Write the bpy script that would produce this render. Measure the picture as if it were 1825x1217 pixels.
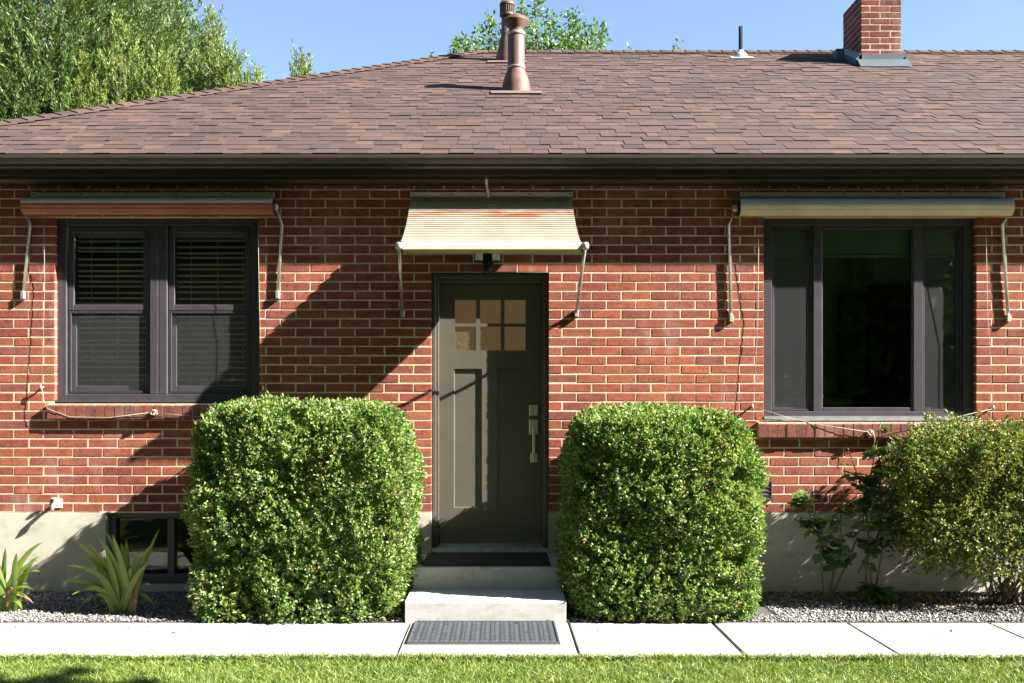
import bpy, math, random
import numpy as np
from mathutils import Vector
random.seed(7); rng = np.random.default_rng(11)
for o in list(bpy.data.objects): bpy.data.objects.remove(o)
scene = bpy.context.scene

# ------------------------------------------------------------------ camera
FPX, CX, HY, CD, CZ = 1847.0, 889.0, 733.0, 7.8, 1.36      # focal (px), vanishing point, camera distance to wall, eye height
cam = bpy.data.cameras.new('camera'); camo = bpy.data.objects.new('camera', cam)
scene.collection.objects.link(camo); scene.camera = camo
camo.location = (0, -CD, CZ); camo.rotation_euler = (math.radians(90), 0, 0)
cam.sensor_width = 36; cam.lens = 36*FPX/1825
cam.shift_x = (912.5-CX)/1825; cam.shift_y = (HY-608.5)/1825
cam.clip_start = .05; cam.clip_end = 2000
# ------------------------------------------------------------------ light
SUN = Vector((3.36, -1.0, 2.45)).normalized()
elev = math.asin(SUN.z); azim = math.atan2(SUN.x, SUN.y)
w = bpy.data.worlds.new('World'); scene.world = w; w.use_nodes = True
nt = w.node_tree; bg = nt.nodes['Background']
sky = nt.nodes.new('ShaderNodeTexSky'); sky.sky_type = 'NISHITA'; sky.sun_disc = False
sky.sun_elevation = elev; sky.sun_rotation = azim; sky.air_density = 1.0; sky.dust_density = 0.6; sky.ozone_density = 1.6
nt.links.new(sky.outputs[0], bg.inputs[0]); bg.inputs[1].default_value = 0.05
sl = bpy.data.lights.new('sun', 'SUN'); sl.energy = 5.0; sl.angle = math.radians(.5); sl.color = (1, .94, .84)
so = bpy.data.objects.new('sun', sl); scene.collection.objects.link(so)
so.rotation_euler = (-SUN).to_track_quat('-Z', 'Y').to_euler(); so.location = (8, -6, 9)
vs = scene.view_settings; vs.view_transform = 'Standard'; vs.look = 'None'; vs.gamma = 1; vs.use_curve_mapping = False
vs.exposure = 2.40
scene.render.engine = 'CYCLES'
scene.cycles.max_bounces = 8; scene.cycles.transparent_max_bounces = 16

# ------------------------------------------------------------------ helpers
def PX(px, y=0.0): return (px-CX)*(CD+y)/FPX
def PZ(py, y=0.0): return CZ+(HY-py)*(CD+y)/FPX
def R(a, b, c, d, y=0.0): return PX(a, y), PX(c, y), PZ(d, y), PZ(b, y)      # px box -> x0,x1,z0,z1
C = scene.collection
def link(o, parent=None):
    C.objects.link(o)
    if parent: o.parent = parent
    return o
def tag(o, label=None, cat=None, group=None, kind=None):
    for k, v in (('label', label), ('category', cat), ('group', group), ('kind', kind)):
        if v: o[k] = v
    return o
def empty(name, loc=(0, 0, 0)):
    o = bpy.data.objects.new(name, None); o.location = loc; o.empty_display_size = .1
    return link(o)
class MB:
    def __init__(s): s.v = []; s.f = []
    def quad(s, a, b, c, d): n = len(s.v); s.v += [a, b, c, d]; s.f.append((n, n+1, n+2, n+3))
    def box(s, x0, x1, y0, y1, z0, z1):
        n = len(s.v)
        s.v += [(x0,y0,z0),(x1,y0,z0),(x1,y1,z0),(x0,y1,z0),(x0,y0,z1),(x1,y0,z1),(x1,y1,z1),(x0,y1,z1)]
        s.f += [tuple(n+i for i in q) for q in ((0,1,5,4),(1,2,6,5),(2,3,7,6),(3,0,4,7),(4,5,6,7),(3,2,1,0))]
        return s
    def bbox(s, x0, x1, y0, y1, z0, z1, b):                       # box with chamfered front (-y) edges
        n = len(s.v)
        s.v += [(x0+b,y0,z0+b),(x1-b,y0,z0+b),(x1-b,y0,z1-b),(x0+b,y0,z1-b),
                (x0,y0+b,z0),(x1,y0+b,z0),(x1,y0+b,z1),(x0,y0+b,z1),(x0,y1,z0),(x1,y1,z0),(x1,y1,z1),(x0,y1,z1)]
        s.f += [tuple(n+i for i in q) for q in ((0,1,2,3),(4,5,1,0),(5,6,2,1),(6,7,3,2),(7,4,0,3),
                (8,9,5,4),(9,10,6,5),(10,11,7,6),(11,8,4,7),(9,8,11,10))]
        return s
    def rbox(s, x0, x1, y0, y1, z0, z1, b):                        # all edges chamfered along z-top and verticals
        pts = [(x0+b,y0),(x1-b,y0),(x1,y0+b),(x1,y1-b),(x1-b,y1),(x0+b,y1),(x0,y1-b),(x0,y0+b)]
        cx, cy = (x0+x1)/2, (y0+y1)/2
        def ins(p): return (p[0]+(b if p[0] < cx else -b)*(1), p[1]+(b if p[1] < cy else -b))
        n = len(s.v)
        s.v += [(p[0],p[1],z0) for p in pts]+[(p[0],p[1],z1-b) for p in pts]+[(*ins(p),z1) for p in pts]
        for k in range(8):
            j = (k+1) % 8
            s.f += [(n+k,n+j,n+8+j,n+8+k),(n+8+k,n+8+j,n+16+j,n+16+k)]
        s.f += [tuple(n+16+k for k in range(8)), tuple(n+k for k in reversed(range(8)))]
        return s
    def ring(s, x0, x1, z0, z1, t, y0, y1, b=.003):                # frame of four butted bars; t = (l, r, bottom, top)
        l, r, bo, to = t
        s.bbox(x0, x0+l, y0, y1, z0, z1, b); s.bbox(x1-r, x1, y0, y1, z0, z1, b)
        if bo: s.bbox(x0+l, x1-r, y0, y1, z0, z0+bo, b)
        if to: s.bbox(x0+l, x1-r, y0, y1, z1-to, z1, b)
        return s
    def tube(s, pts, r, seg=8, cap=True):
        pts = [Vector(p) for p in pts]; n0 = len(s.v)
        rr = r if hasattr(r, '__len__') else [r]*len(pts)
        up = Vector((0, 0, 1))
        for i, p in enumerate(pts):
            d = (pts[min(i+1, len(pts)-1)]-pts[max(i-1, 0)]).normalized()
            a = d.cross(up if abs(d.z) < .95 else Vector((1, 0, 0))).normalized(); b = d.cross(a)
            for k in range(seg):
                t = 2*math.pi*k/seg; q = p+(a*math.cos(t)+b*math.sin(t))*rr[i]; s.v.append(tuple(q))
        for i in range(len(pts)-1):
            for k in range(seg):
                j = (k+1) % seg; a = n0+i*seg
                s.f.append((a+k, a+seg+k, a+seg+j, a+j))
        if cap:
            s.f.append(tuple(n0+k for k in range(seg))); s.f.append(tuple(n0+(len(pts)-1)*seg+k for k in reversed(range(seg))))
        return s
    def lathe(s, prof, c, seg=20):                                # prof: (r, z) list about a vertical axis
        n0 = len(s.v)
        for r, z in prof:
            for k in range(seg):
                t = 2*math.pi*k/seg; s.v.append((c[0]+r*math.cos(t), c[1]+r*math.sin(t), c[2]+z))
        for i in range(len(prof)-1):
            for k in range(seg):
                j = (k+1) % seg; a = n0+i*seg
                s.f.append((a+k, a+j, a+seg+j, a+seg+k))
        s.f.append(tuple(n0+(len(prof)-1)*seg+k for k in range(seg)))
        return s
    def extrude(s, prof, x0, x1, closed=True):                     # prof: (y, z) polyline swept along x
        n = len(s.v); m = len(prof)
        s.v += [(x0, y, z) for y, z in prof]+[(x1, y, z) for y, z in prof]
        for k in range(m if closed else m-1):
            j = (k+1) % m; s.f.append((n+k, n+m+k, n+m+j, n+j))
        if closed: s.f += [tuple(n+k for k in range(m)), tuple(n+m+k for k in reversed(range(m)))]
        return s
    def mesh(s, name, mat, smooth=False):
        me = bpy.data.meshes.new(name); me.from_pydata(s.v, [], s.f)
        me.materials.append(mat)
        if smooth: me.polygons.foreach_set('use_smooth', [True]*len(me.polygons))
        me.update(); return me
    def build(s, name, mat, parent=None, smooth=False):
        return link(bpy.data.objects.new(name, s.mesh(name, mat, smooth)), parent)
def np_mesh(name, V, F, mat, parent=None, smooth=False):            # V (n,3), F (m,k)
    me = bpy.data.meshes.new(name); k = F.shape[1]
    me.vertices.add(len(V)); me.vertices.foreach_set('co', np.asarray(V, np.float32).ravel())
    me.loops.add(F.size); me.loops.foreach_set('vertex_index', F.astype(np.int32).ravel())
    me.polygons.add(len(F)); me.polygons.foreach_set('loop_start', np.arange(0, F.size, k, dtype=np.int32))
    me.materials.append(mat); me.update(calc_edges=True)
    if smooth: me.polygons.foreach_set('use_smooth', [True]*len(me.polygons))
    return link(bpy.data.objects.new(name, me), parent)
def unit(a): return a/np.maximum(np.linalg.norm(a, axis=1, keepdims=True), 1e-9)
def leaves(P, A, L, W, fold=.25, roll=None):
    """rhombic folded leaves: base points P, axes A, lengths L, widths W"""
    n = len(P); A = unit(A)
    T = unit(np.cross(A, rng.normal(size=(n, 3)))) if roll is None else unit(np.cross(A, roll))
    N = np.cross(T, A); L = np.broadcast_to(L, n)[:, None]; W = np.broadcast_to(W, n)[:, None]
    mid = P+A*L*.45
    V = np.stack([P, mid+T*W*.5+N*W*fold, P+A*L, mid-T*W*.5+N*W*fold], 1).reshape(-1, 3)
    b = np.arange(n)[:, None]*4
    F = np.concatenate([b+np.array([[0, 1, 2]]), b+np.array([[0, 2, 3]])], 1).reshape(-1, 3)
    return V, F

# ------------------------------------------------------------------ materials
def nmat(name):
    m = bpy.data.materials.new(name); m.use_nodes = True
    t = m.node_tree; return m, t, t.nodes['Principled BSDF']
def N(t, typ, **kw):
    n = t.nodes.new(typ)
    for k, v in kw.items():
        if k.startswith('i_'):
            key = k[2:]; n.inputs[int(key) if key.isdigit() else key].default_value = v
        else: setattr(n, k, v)
    return n
def ramp(t, stops, src):
    r = t.nodes.new('ShaderNodeValToRGB'); e = r.color_ramp.elements
    while len(e) < len(stops): e.new(.5)
    for i, (p, c) in enumerate(stops): e[i].position = p; e[i].color = (*c, 1)
    t.links.new(src, r.inputs[0]); return r.outputs[0]
def pos(t, scale=(1, 1, 1)):
    g = t.nodes.new('ShaderNodeNewGeometry'); m = N(t, 'ShaderNodeMapping'); m.inputs['Scale'].default_value = scale
    t.links.new(g.outputs['Position'], m.inputs[0]); return m.outputs[0]
def noise(t, vec, scale, detail=4, rough=.6):
    n = N(t, 'ShaderNodeTexNoise'); n.inputs['Scale'].default_value = scale; n.inputs['Detail'].default_value = detail; n.inputs['Roughness'].default_value = rough
    t.links.new(vec, n.inputs['Vector']); return n.outputs['Fac']
def islrand(t):
    g = t.nodes.new('ShaderNodeNewGeometry'); o = t.nodes.new('ShaderNodeObjectInfo')
    a = N(t, 'ShaderNodeMath', operation='ADD'); t.links.new(g.outputs['Random Per Island'], a.inputs[0]); t.links.new(o.outputs['Random'], a.inputs[1])
    f = N(t, 'ShaderNodeMath', operation='FRACT'); t.links.new(a.outputs[0], f.inputs[0]); return f.outputs[0]
def mixc(t, a, b, fac, mode='MIX'):
    m = N(t, 'ShaderNodeMix', data_type='RGBA', blend_type=mode)
    for s, v in ((m.inputs[0], fac), (m.inputs[6], a), (m.inputs[7], b)):
        if hasattr(v, 'default_value') and hasattr(v, 'is_linked'): t.links.new(v, s)
        elif isinstance(v, tuple): s.default_value = (*v, 1)
        else: s.default_value = v
    return m.outputs[2]
def bump(t, bsdf, h, strength=.3, dist=.003):
    b = N(t, 'ShaderNodeBump'); b.inputs['Strength'].default_value = strength; b.inputs['Distance'].default_value = dist
    t.links.new(h, b.inputs['Height']); t.links.new(b.outputs[0], bsdf.inputs['Normal'])
def plain(name, col, rough=.5, metal=0, nscale=14, var=.18, bmp=0, bscale=200, spec=.5):
    m, t, b = nmat(name); p = pos(t)
    lo = tuple(c*(1-var) for c in col); hi = tuple(min(1, c*(1+var)) for c in col)
    t.links.new(ramp(t, [(.3, lo), (.7, hi)], noise(t, p, nscale)), b.inputs['Base Color'])
    b.inputs['Roughness'].default_value = rough; b.inputs['Metallic'].default_value = metal; b.inputs['Specular IOR Level'].default_value = spec
    if bmp: bump(t, b, noise(t, p, bscale), bmp, .002)
    return m
def brickmat(name, cols, dark=.6):
    m, t, b = nmat(name); r = islrand(t)
    base = ramp(t, [(i/(len(cols)-1), c) for i, c in enumerate(cols)], r)
    blot = noise(t, pos(t, (1, 1, 1.6)), 11, 4); streak = noise(t, pos(t, (1, 1, .2)), 170, 2); fine = noise(t, pos(t, (1, 1, 1.3)), 230, 3, .7); pit = noise(t, pos(t), 90, 2)
    c = mixc(t, base, (.40, .36, .38), ramp(t, [(.44, (0, 0, 0)), (.74, (dark,)*3)], blot), 'MULTIPLY')
    c = mixc(t, c, (.50, .44, .45), ramp(t, [(.48, (0, 0, 0)), (.66, (.75,)*3)], streak), 'MULTIPLY')
    c = mixc(t, c, (.45, .4, .42), ramp(t, [(.52, (0, 0, 0)), (.68, (.6,)*3)], pit), 'MULTIPLY')
    c = mixc(t, c, (.66, .62, .62), ramp(t, [(.38, (0, 0, 0)), (.66, (.8,)*3)], noise(t, pos(t), 1.0, 4, .6)), 'MULTIPLY')
    eff = noise(t, pos(t, (1, 1, .35)), 2.6, 5, .7)
    c = mixc(t, c, (.5, .42, .4), ramp(t, [(.55, (0, 0, 0)), (.80, (.42,)*3)], eff))
    t.links.new(c, b.inputs['Base Color']); b.inputs['Roughness'].default_value = .85; b.inputs['Specular IOR Level'].default_value = .2
    a = N(t, 'ShaderNodeMath', operation='MULTIPLY_ADD'); t.links.new(streak, a.inputs[0]); a.inputs[1].default_value = .55; t.links.new(fine, a.inputs[2])
    bump(t, b, a.outputs[0], .55, .0026); return m
M = {}
M['brick'] = brickmat('red_brick', [(.27,.078,.054),(.37,.110,.066),(.29,.088,.066),(.40,.135,.080),(.25,.084,.072),(.39,.118,.068),(.32,.098,.062)])
M['sill_brick'] = brickmat('sill_brick', [(.19,.078,.062),(.25,.088,.064),(.16,.07,.062),(.28,.09,.06)])
M['chim_brick'] = brickmat('chimney_brick', [(.20,.052,.040),(.27,.07,.05),(.15,.05,.045),(.30,.085,.06)], .8)
M['mortar'] = plain('mortar', (.56,.47,.33), .95, nscale=22, var=.22, bmp=.4, bscale=350, spec=.1)
def concrete(name, col):
    m, t, b = nmat(name); p = pos(t)
    a = ramp(t, [(.3, tuple(c*.82 for c in col)), (.7, tuple(c*1.1 for c in col))], noise(t, p, 3.2, 6, .65))
    a = mixc(t, a, tuple(c*.7 for c in col), ramp(t, [(.55, (0,0,0)), (.75, (.5,)*3)], noise(t, p, 90, 3)))
    a = mixc(t, a, (.72,.68,.6), ramp(t, [(.5, (0,0,0)), (.72, (.8,)*3)], noise(t, pos(t, (1, 1, 2.2)), 6, 5, .7)), 'MULTIPLY')
    t.links.new(a, b.inputs['Base Color']); b.inputs['Roughness'].default_value = .9; b.inputs['Specular IOR Level'].default_value = .2
    bump(t, b, noise(t, p, 130, 5), .25, .003); return m
M['old_mortar'] = plain('old_mortar', (.42,.34,.26), .95, nscale=30, var=.35)
M['foundation'] = concrete('painted_foundation', (.47,.45,.385))
M['step'] = concrete('step_concrete', (.42,.42,.42))
M['walk'] = concrete('sidewalk_concrete', (.345,.335,.315))
M['joint'] = plain('joint_soil', (.05,.042,.035), 1, nscale=60, var=.4)
def shingle():
    m, t, b = nmat('roof_shingle'); r = islrand(t)
    base = ramp(t, [(0,(.064,.043,.039)),(.25,(.094,.060,.050)),(.5,(.074,.050,.045)),(.72,(.122,.075,.059)),(.88,(.058,.042,.042)),(1,(.100,.065,.055))], r)
    g = noise(t, pos(t), 260, 2); c = mixc(t, base, (.42,.4,.4), ramp(t, [(.42,(0,0,0)),(.62,(.8,)*3)], g), 'MULTIPLY')
    c = mixc(t, c, (.7,.7,.72), ramp(t, [(.4,(0,0,0)),(.7,(.6,)*3)], noise(t, pos(t), 1.1, 4)), 'MULTIPLY')
    t.links.new(c, b.inputs['Base Color']); b.inputs['Roughness'].default_value = .92; b.inputs['Specular IOR Level'].default_value = .25
    bump(t, b, g, .5, .003); return m
M['shingle'] = shingle()
M['under'] = plain('roof_underlay', (.02,.018,.018), .9)
M['bronze'] = plain('dark_bronze_gutter', (.040,.031,.026), .35, 0, 6, .15)
M['soffit'] = plain('soffit_paint', (.035,.029,.025), .5)
M['frame'] = plain('window_frame_dark', (.052,.046,.058), .38, 0, 12, .12)
M['door'] = plain('door_paint', (.092,.085,.068), .42, 0, 5, .08, .05, 300)
M['trim'] = plain('door_trim', (.075,.07,.06), .4, 0, 5, .1)
M['black'] = plain('black_plastic', (.012,.012,.013), .45)
M['nickel'] = plain('satin_nickel', (.55,.52,.40), .32, .9, 40, .1)
M['alum'] = plain('galvanised_tube', (.62,.63,.62), .34, .85, 20, .12)
M['cast'] = plain('cast_zinc', (.5,.5,.5), .45, .7, 60, .2)
M['rail'] = plain('cream_rail', (.62,.60,.54), .5, 0, 9, .14)
M['slat_cream'] = plain('slat_cream', (.33,.285,.235), .5, 0, 5, .12)
M['slat_white'] = plain('slat_white', (.52,.48,.42), .4, 0, 8, .06)
M['slat_grey'] = plain('slat_grey', (.33,.34,.36), .4, .2, 8, .1)
def stripe():
    m, t, b = nmat('slat_faded_red'); n = noise(t, pos(t, (3.2, 1, 22)), 1.3, 2)
    t.links.new(ramp(t, [(.42,(.32,.10,.06)),(.60,(.37,.27,.2))], n), b.inputs['Base Color']); b.inputs['Roughness'].default_value = .45; return m
M['slat_red'] = stripe()
M['slat_brown'] = plain('slat_redbrown', (.36,.10,.06), .45, 0, 5, .15)
M['slat_orange'] = plain('slat_orange', (.48,.17,.07), .45, 0, 5, .15)
M['olive'] = plain('slat_olive', (.52,.42,.14), .5)
M['slat_tan'] = plain('slat_tan', (.70,.57,.40), .45, 0, 5, .12)
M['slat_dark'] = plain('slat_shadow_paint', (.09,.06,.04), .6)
M['cord'] = plain('cord_white', (.40,.36,.29), .8)
def blindmat():
    m, t, b = nmat('blind_white'); b.inputs['Base Color'].default_value = (.88,.91,.89,1); b.inputs['Roughness'].default_value = .5
    tr = N(t, 'ShaderNodeBsdfTranslucent'); tr.inputs[0].default_value = (.85,.9,.87,1); mx = N(t, 'ShaderNodeMixShader'); mx.inputs[0].default_value = .3
    t.links.new(b.outputs[0], mx.inputs[1]); t.links.new(tr.outputs[0], mx.inputs[2]); t.links.new(mx.outputs[0], t.nodes['Material Output'].inputs[0])
    t.links.new(ramp(t, [(.3,(.84,.88,.86)),(.7,(.90,.92,.90))], noise(t, pos(t), 3)), b.inputs['Base Color']); return m
M['blind'] = blindmat()
M['screen_f'] = plain('screen_frame', (.03,.03,.032), .5)
M['rust'] = plain('painted_flue', (.098,.064,.050), .6, .1, 7, .3)
M['rust2'] = plain('flue_cone', (.11,.060,.046), .65, .05, 9, .4)
M['galv'] = plain('flue_band', (.36,.30,.27), .4, .5, 12, .2)
M['lead'] = plain('chimney_flashing', (.11,.14,.17), .4, .4, 6, .2)
M['pvc'] = plain('vent_stack', (.02,.023,.03), .8, spec=.1)
M['boot'] = plain('vent_boot', (.50,.52,.52), .45, .3)
M['grey_strip'] = plain('grey_sill_paint', (.20,.205,.22), .5)
M['tan_flash'] = plain('flashing_tan', (.12,.078,.066), .8)
M['mat_black'] = plain('ribbed_mat', (.016,.017,.019), .85, 0, 60, .3, .5, 500)
M['mat_rubber'] = plain('rubber_mat', (.040,.046,.056), .7, 0, 30, .25)
M['vent'] = plain('wall_vent', (.055,.05,.048), .5)
M['lamp'] = plain('lamp_lens', (.75,.77,.74), .25)
M['white'] = plain('white_metal', (.7,.7,.68), .4)
M['sillplate'] = plain('aluminium_threshold', (.55,.56,.6), .35, .8)
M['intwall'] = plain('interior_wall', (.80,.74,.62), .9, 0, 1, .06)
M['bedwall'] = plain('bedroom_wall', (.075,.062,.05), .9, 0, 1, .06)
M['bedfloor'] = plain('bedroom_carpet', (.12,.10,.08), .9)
M['floorint'] = plain('interior_floor', (.62,.52,.40), .5)
M['cabinet'] = plain('cabinet_white', (.80,.77,.70), .5, 0, 4, .05)
M['counter'] = plain('counter_top', (.20,.18,.16), .3)
M['tile'] = plain('backsplash', (.72,.60,.42), .35)
M['fridge'] = plain('fridge_black', (.03,.03,.033), .25, .3)
M['steel'] = plain('fridge_handle', (.4,.4,.42), .3, .9)
M['bottle'] = plain('dark_bottle', (.02,.018,.014), .2)
M['bark'] = plain('bark', (.10,.075,.055), .9, 0, 30, .4, .6, 60)
M['stem'] = plain('shrub_stem', (.11,.085,.06), .9, 0, 40, .4)
M['rose_stem'] = plain('rose_stem', (.10,.12,.045), .7, 0, 30, .4)
def leafmat(name, cols, rough=.4, trans=.28, spec=.5):
    m, t, b = nmat(name); r = islrand(t)
    big = noise(t, pos(t), 5, 2)
    a = N(t, 'ShaderNodeMath', operation='MULTIPLY_ADD'); t.links.new(big, a.inputs[0]); a.inputs[1].default_value = .9
    sc = N(t, 'ShaderNodeMath', operation='MULTIPLY_ADD'); t.links.new(r, sc.inputs[0]); sc.inputs[1].default_value = .75; sc.inputs[2].default_value = -.32
    t.links.new(sc.outputs[0], a.inputs[2])
    c = ramp(t, [(i/(len(cols)-1), q) for i, q in enumerate(cols)], a.outputs[0])
    t.links.new(c, b.inputs['Base Color']); b.inputs['Roughness'].default_value = rough; b.inputs['Specular IOR Level'].default_value = spec
    tr = N(t, 'ShaderNodeBsdfTranslucent'); t.links.new(mixc(t, c, (1.0,1.0,.45), 1.0, 'MULTIPLY'), tr.inputs[0])
    mx = N(t, 'ShaderNodeMixShader'); mx.inputs[0].default_value = trans
    t.links.new(b.outputs[0], mx.inputs[1]); t.links.new(tr.outputs[0], mx.inputs[2])
    t.links.new(mx.outputs[0], t.nodes['Material Output'].inputs[0]); return m
M['box'] = leafmat('boxwood_leaf', [(.040,.095,.030),(.095,.19,.048),(.17,.285,.075),(.29,.38,.12),(.42,.42,.20)], .38, .38, .45)
M['shrub'] = leafmat('loose_shrub_leaf', [(.032,.066,.022),(.065,.115,.03),(.12,.17,.04),(.22,.235,.05),(.34,.30,.08)], .42, .34, .35)
M['rose'] = leafmat('rose_leaf', [(.06,.12,.045),(.10,.18,.055),(.17,.24,.06)], .4)
M['iris'] = leafmat('iris_leaf', [(.12,.22,.05),(.18,.29,.06),(.26,.33,.07),(.40,.38,.11)], .42, .4)
M['dry'] = plain('dry_leaf', (.24,.16,.08), .9, 0, 40, .5)
M['grass'] = leafmat('grass_blade', [(.075,.135,.022),(.125,.205,.034),(.19,.26,.045),(.30,.31,.10)], .5, .3)
M['conifer'] = leafmat('conifer_needles', [(.055,.11,.035),(.10,.175,.055),(.175,.25,.085)], .5, .28)
M['arbor'] = leafmat('arborvitae_scales', [(.08,.13,.03),(.16,.22,.045),(.26,.31,.07)], .5, .3)
M['pear'] = leafmat('pear_leaf', [(.05,.11,.025),(.095,.18,.035),(.16,.25,.05)], .38, .35)
def pebble():
    m, t, b = nmat('gravel'); r = islrand(t)
    t.links.new(ramp(t, [(0,(.045,.045,.05)),(.3,(.11,.11,.12)),(.6,(.18,.178,.18)),(.85,(.28,.26,.245)),(1,(.44,.40,.36))], r), b.inputs['Base Color']); b.inputs['Roughness'].default_value = .85; return m
M['pebble'] = pebble()
M['soil'] = plain('gravel_bed_soil', (.06,.055,.05), 1, 0, 60, .5, .8, 120)
M['ground'] = plain('lawn_soil', (.045,.07,.018), 1, 0, 40, .4, .8, 90)
def glass(name, tint=(.82,.93,.87), obscure=False):
    m = bpy.data.materials.new(name); m.use_nodes = True; t = m.node_tree; t.nodes.remove(t.nodes['Principled BSDF'])
    tr = N(t, 'ShaderNodeBsdfTransparent'); tr.inputs[0].default_value = (*tint, 1)
    gl = N(t, 'ShaderNodeBsdfGlossy'); gl.inputs['Roughness'].default_value = .0
    fr = N(t, 'ShaderNodeFresnel'); fr.inputs[0].default_value = 1.52
    k = N(t, 'ShaderNodeMath', operation='MULTIPLY'); k.inputs[1].default_value = 1.7; t.links.new(fr.outputs[0], k.inputs[0])
    mx = N(t, 'ShaderNodeMixShader'); t.links.new(k.outputs[0], mx.inputs[0]); t.links.new(tr.outputs[0], mx.inputs[1]); t.links.new(gl.outputs[0], mx.inputs[2])
    b = N(t, 'ShaderNodeBump'); b.inputs['Strength'].default_value = .04; b.inputs['Distance'].default_value = .01
    t.links.new(noise(t, pos(t), 3, 2), b.inputs['Height']); t.links.new(b.outputs[0], gl.inputs['Normal'])
    out = mx.outputs[0]
    t.links.new(out, t.nodes['Material Output'].inputs[0]); return m
M['glass'] = glass('window_glass')
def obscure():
    m, t, b = nmat('seeded_glass_amber_glow'); n = noise(t, pos(t), 55, 3)
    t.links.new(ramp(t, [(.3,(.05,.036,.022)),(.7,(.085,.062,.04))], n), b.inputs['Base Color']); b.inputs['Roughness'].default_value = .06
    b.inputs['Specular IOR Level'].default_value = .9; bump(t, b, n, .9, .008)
    b.inputs['Emission Color'].default_value = (1,.66,.30,1); b.inputs['Emission Strength'].default_value = .016; return m   # hall light put into the panes as a glow; no lamp behind them
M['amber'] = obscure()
def screenmat():
    m = bpy.data.materials.new('insect_screen'); m.use_nodes = True; t = m.node_tree; b = t.nodes['Principled BSDF']
    b.inputs['Base Color'].default_value = (.075,.08,.09,1); b.inputs['Roughness'].default_value = .6
    tr = N(t, 'ShaderNodeBsdfTransparent'); mx = N(t, 'ShaderNodeMixShader')
    f = ramp(t, [(.35,(.20,)*3),(.65,(.32,)*3)], noise(t, pos(t), 420, 1)); t.links.new(f, mx.inputs[0])
    t.links.new(tr.outputs[0], mx.inputs[1]); t.links.new(b.outputs[0], mx.inputs[2]); t.links.new(mx.outputs[0], t.nodes['Material Output'].inputs[0]); return m
M['screen'] = screenmat()
def emis(name, col, s):
    m, t, b = nmat(name); b.inputs['Emission Color'].default_value = (*col, 1); b.inputs['Emission Strength'].default_value = s; b.inputs['Base Color'].default_value = (*col, 1); return m
M['bulb_dim'] = emis('dim_downlight', (1,.90,.76), 26)

# ================================================================== SETTING
g = MB(); g.box(-150, 150, -150, 200, -.30, -.045); tag(g.build('ground', M['ground']), kind='structure')
gb = MB(); gb.box(-9, 16, -1.125, -.0, -.044, .0); gravel_bed = tag(gb.build('gravel_bed', M['soil']), kind='structure')
sw = MB(); sw.box(-9, 16, -2.045, -1.126, -.044, -.012); walk = tag(sw.build('sidewalk', M['joint']), kind='structure')
JX = [-7.4, -6.5, -5.55, -4.65, -3.75, -2.75, -1.477, -.574, .448, 1.376, 2.242, 3.152, 4.06, 4.98, 5.9, 6.8, 7.7, 8.6, 9.5, 10.4]
for a, b in zip(JX[:-1], JX[1:]):
    gap = .0035 if -2.8 < a < -1.4 else .007
    MB().rbox(a+gap, b-gap, -2.045, -1.13, -.01, 0+random.uniform(-.002, .002), .005).build('slab', M['walk'], walk)

# ================================================================== HOUSE
house = empty('brick_house', (0, 0, 0))
tag(house, 'single storey red brick house with brown shingle hip roof and dark front door', 'house')
XL, XR, DEPTH = -4.72, 15.0, 9.04
CH = 16.43*CD/FPX; BL = 52.8*CD/FPX; JT = .0110
ZF = PZ(912.9); ZTOP = ZF+CH*37
# openings on wall plane: x0,x1,z0,z1
OW1 = (PX(97.5), PX(462), ZF+CH*10, ZF+CH*32.0)
z0w2 = ZF+CH*8
OW2 = (PX(1361), PX(1740), z0w2, ZF+CH*32.0)
OD = (PX(768.6), PX(978), -.2, ZF+CH*26)
SILL1 = (PX(88), PX(466), ZF+CH*10, ZF+CH*12); SILL2 = (PX(1349), PX(1752), ZF+CH*8, ZF+CH*10)
VENT = R(1342, 856, 1376, 891)
OPEN = [OW1, OW2, OD]
cuts = OPEN+[SILL1, SILL2, VENT]
def grid_wall(mb, x0, x1, z0, z1, y0, y1, holes, grow=0):
    hs = [(a-grow, b+grow, c-grow, d+grow) for a, b, c, d in holes]
    xs = sorted({x0, x1, *[v for h in hs for v in h[:2] if x0 < v < x1]}); zs = sorted({z0, z1, *[v for h in hs for v in h[2:] if z0 < v < z1]})
    inside = lambda x, z: any(h[0] < x < h[1] and h[2] < z < h[3] for h in hs) or not (x0 < x < x1 and z0 < z < z1)
    for a, b in zip(xs[:-1], xs[1:]):
        for c, d in zip(zs[:-1], zs[1:]):
            mx, mz = (a+b)/2, (c+d)/2
            if inside(mx, mz): continue
            mb.quad((a,y0,c),(b,y0,c),(b,y0,d),(a,y0,d)); mb.quad((b,y1,c),(a,y1,c),(a,y1,d),(b,y1,d))
            if inside(a-1e-4, mz): mb.quad((a,y1,c),(a,y0,c),(a,y0,d),(a,y1,d))
            if inside(b+1e-4, mz): mb.quad((b,y0,c),(b,y1,c),(b,y1,d),(b,y0,d))
            if inside(mx, c-1e-4): mb.quad((a,y0,c),(a,y1,c),(b,y1,c),(b,y0,c))
            if inside(mx, d+1e-4): mb.quad((a,y0,d),(b,y0,d),(b,y1,d),(a,y1,d))
wm = MB(); grid_wall(wm, XL+.01, XR-.01, ZF, ZTOP, .0014, .24, OPEN, .0014)
wm.box(XL+.01, XL+.2, .241, DEPTH, ZF, ZTOP); wm.box(XR-.2, XR-.01, .241, DEPTH, ZF, ZTOP); wm.box(XL+.201, XR-.201, DEPTH-.2, DEPTH, ZF, ZTOP)
wall = wm.build('wall', M['mortar'], house)
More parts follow.
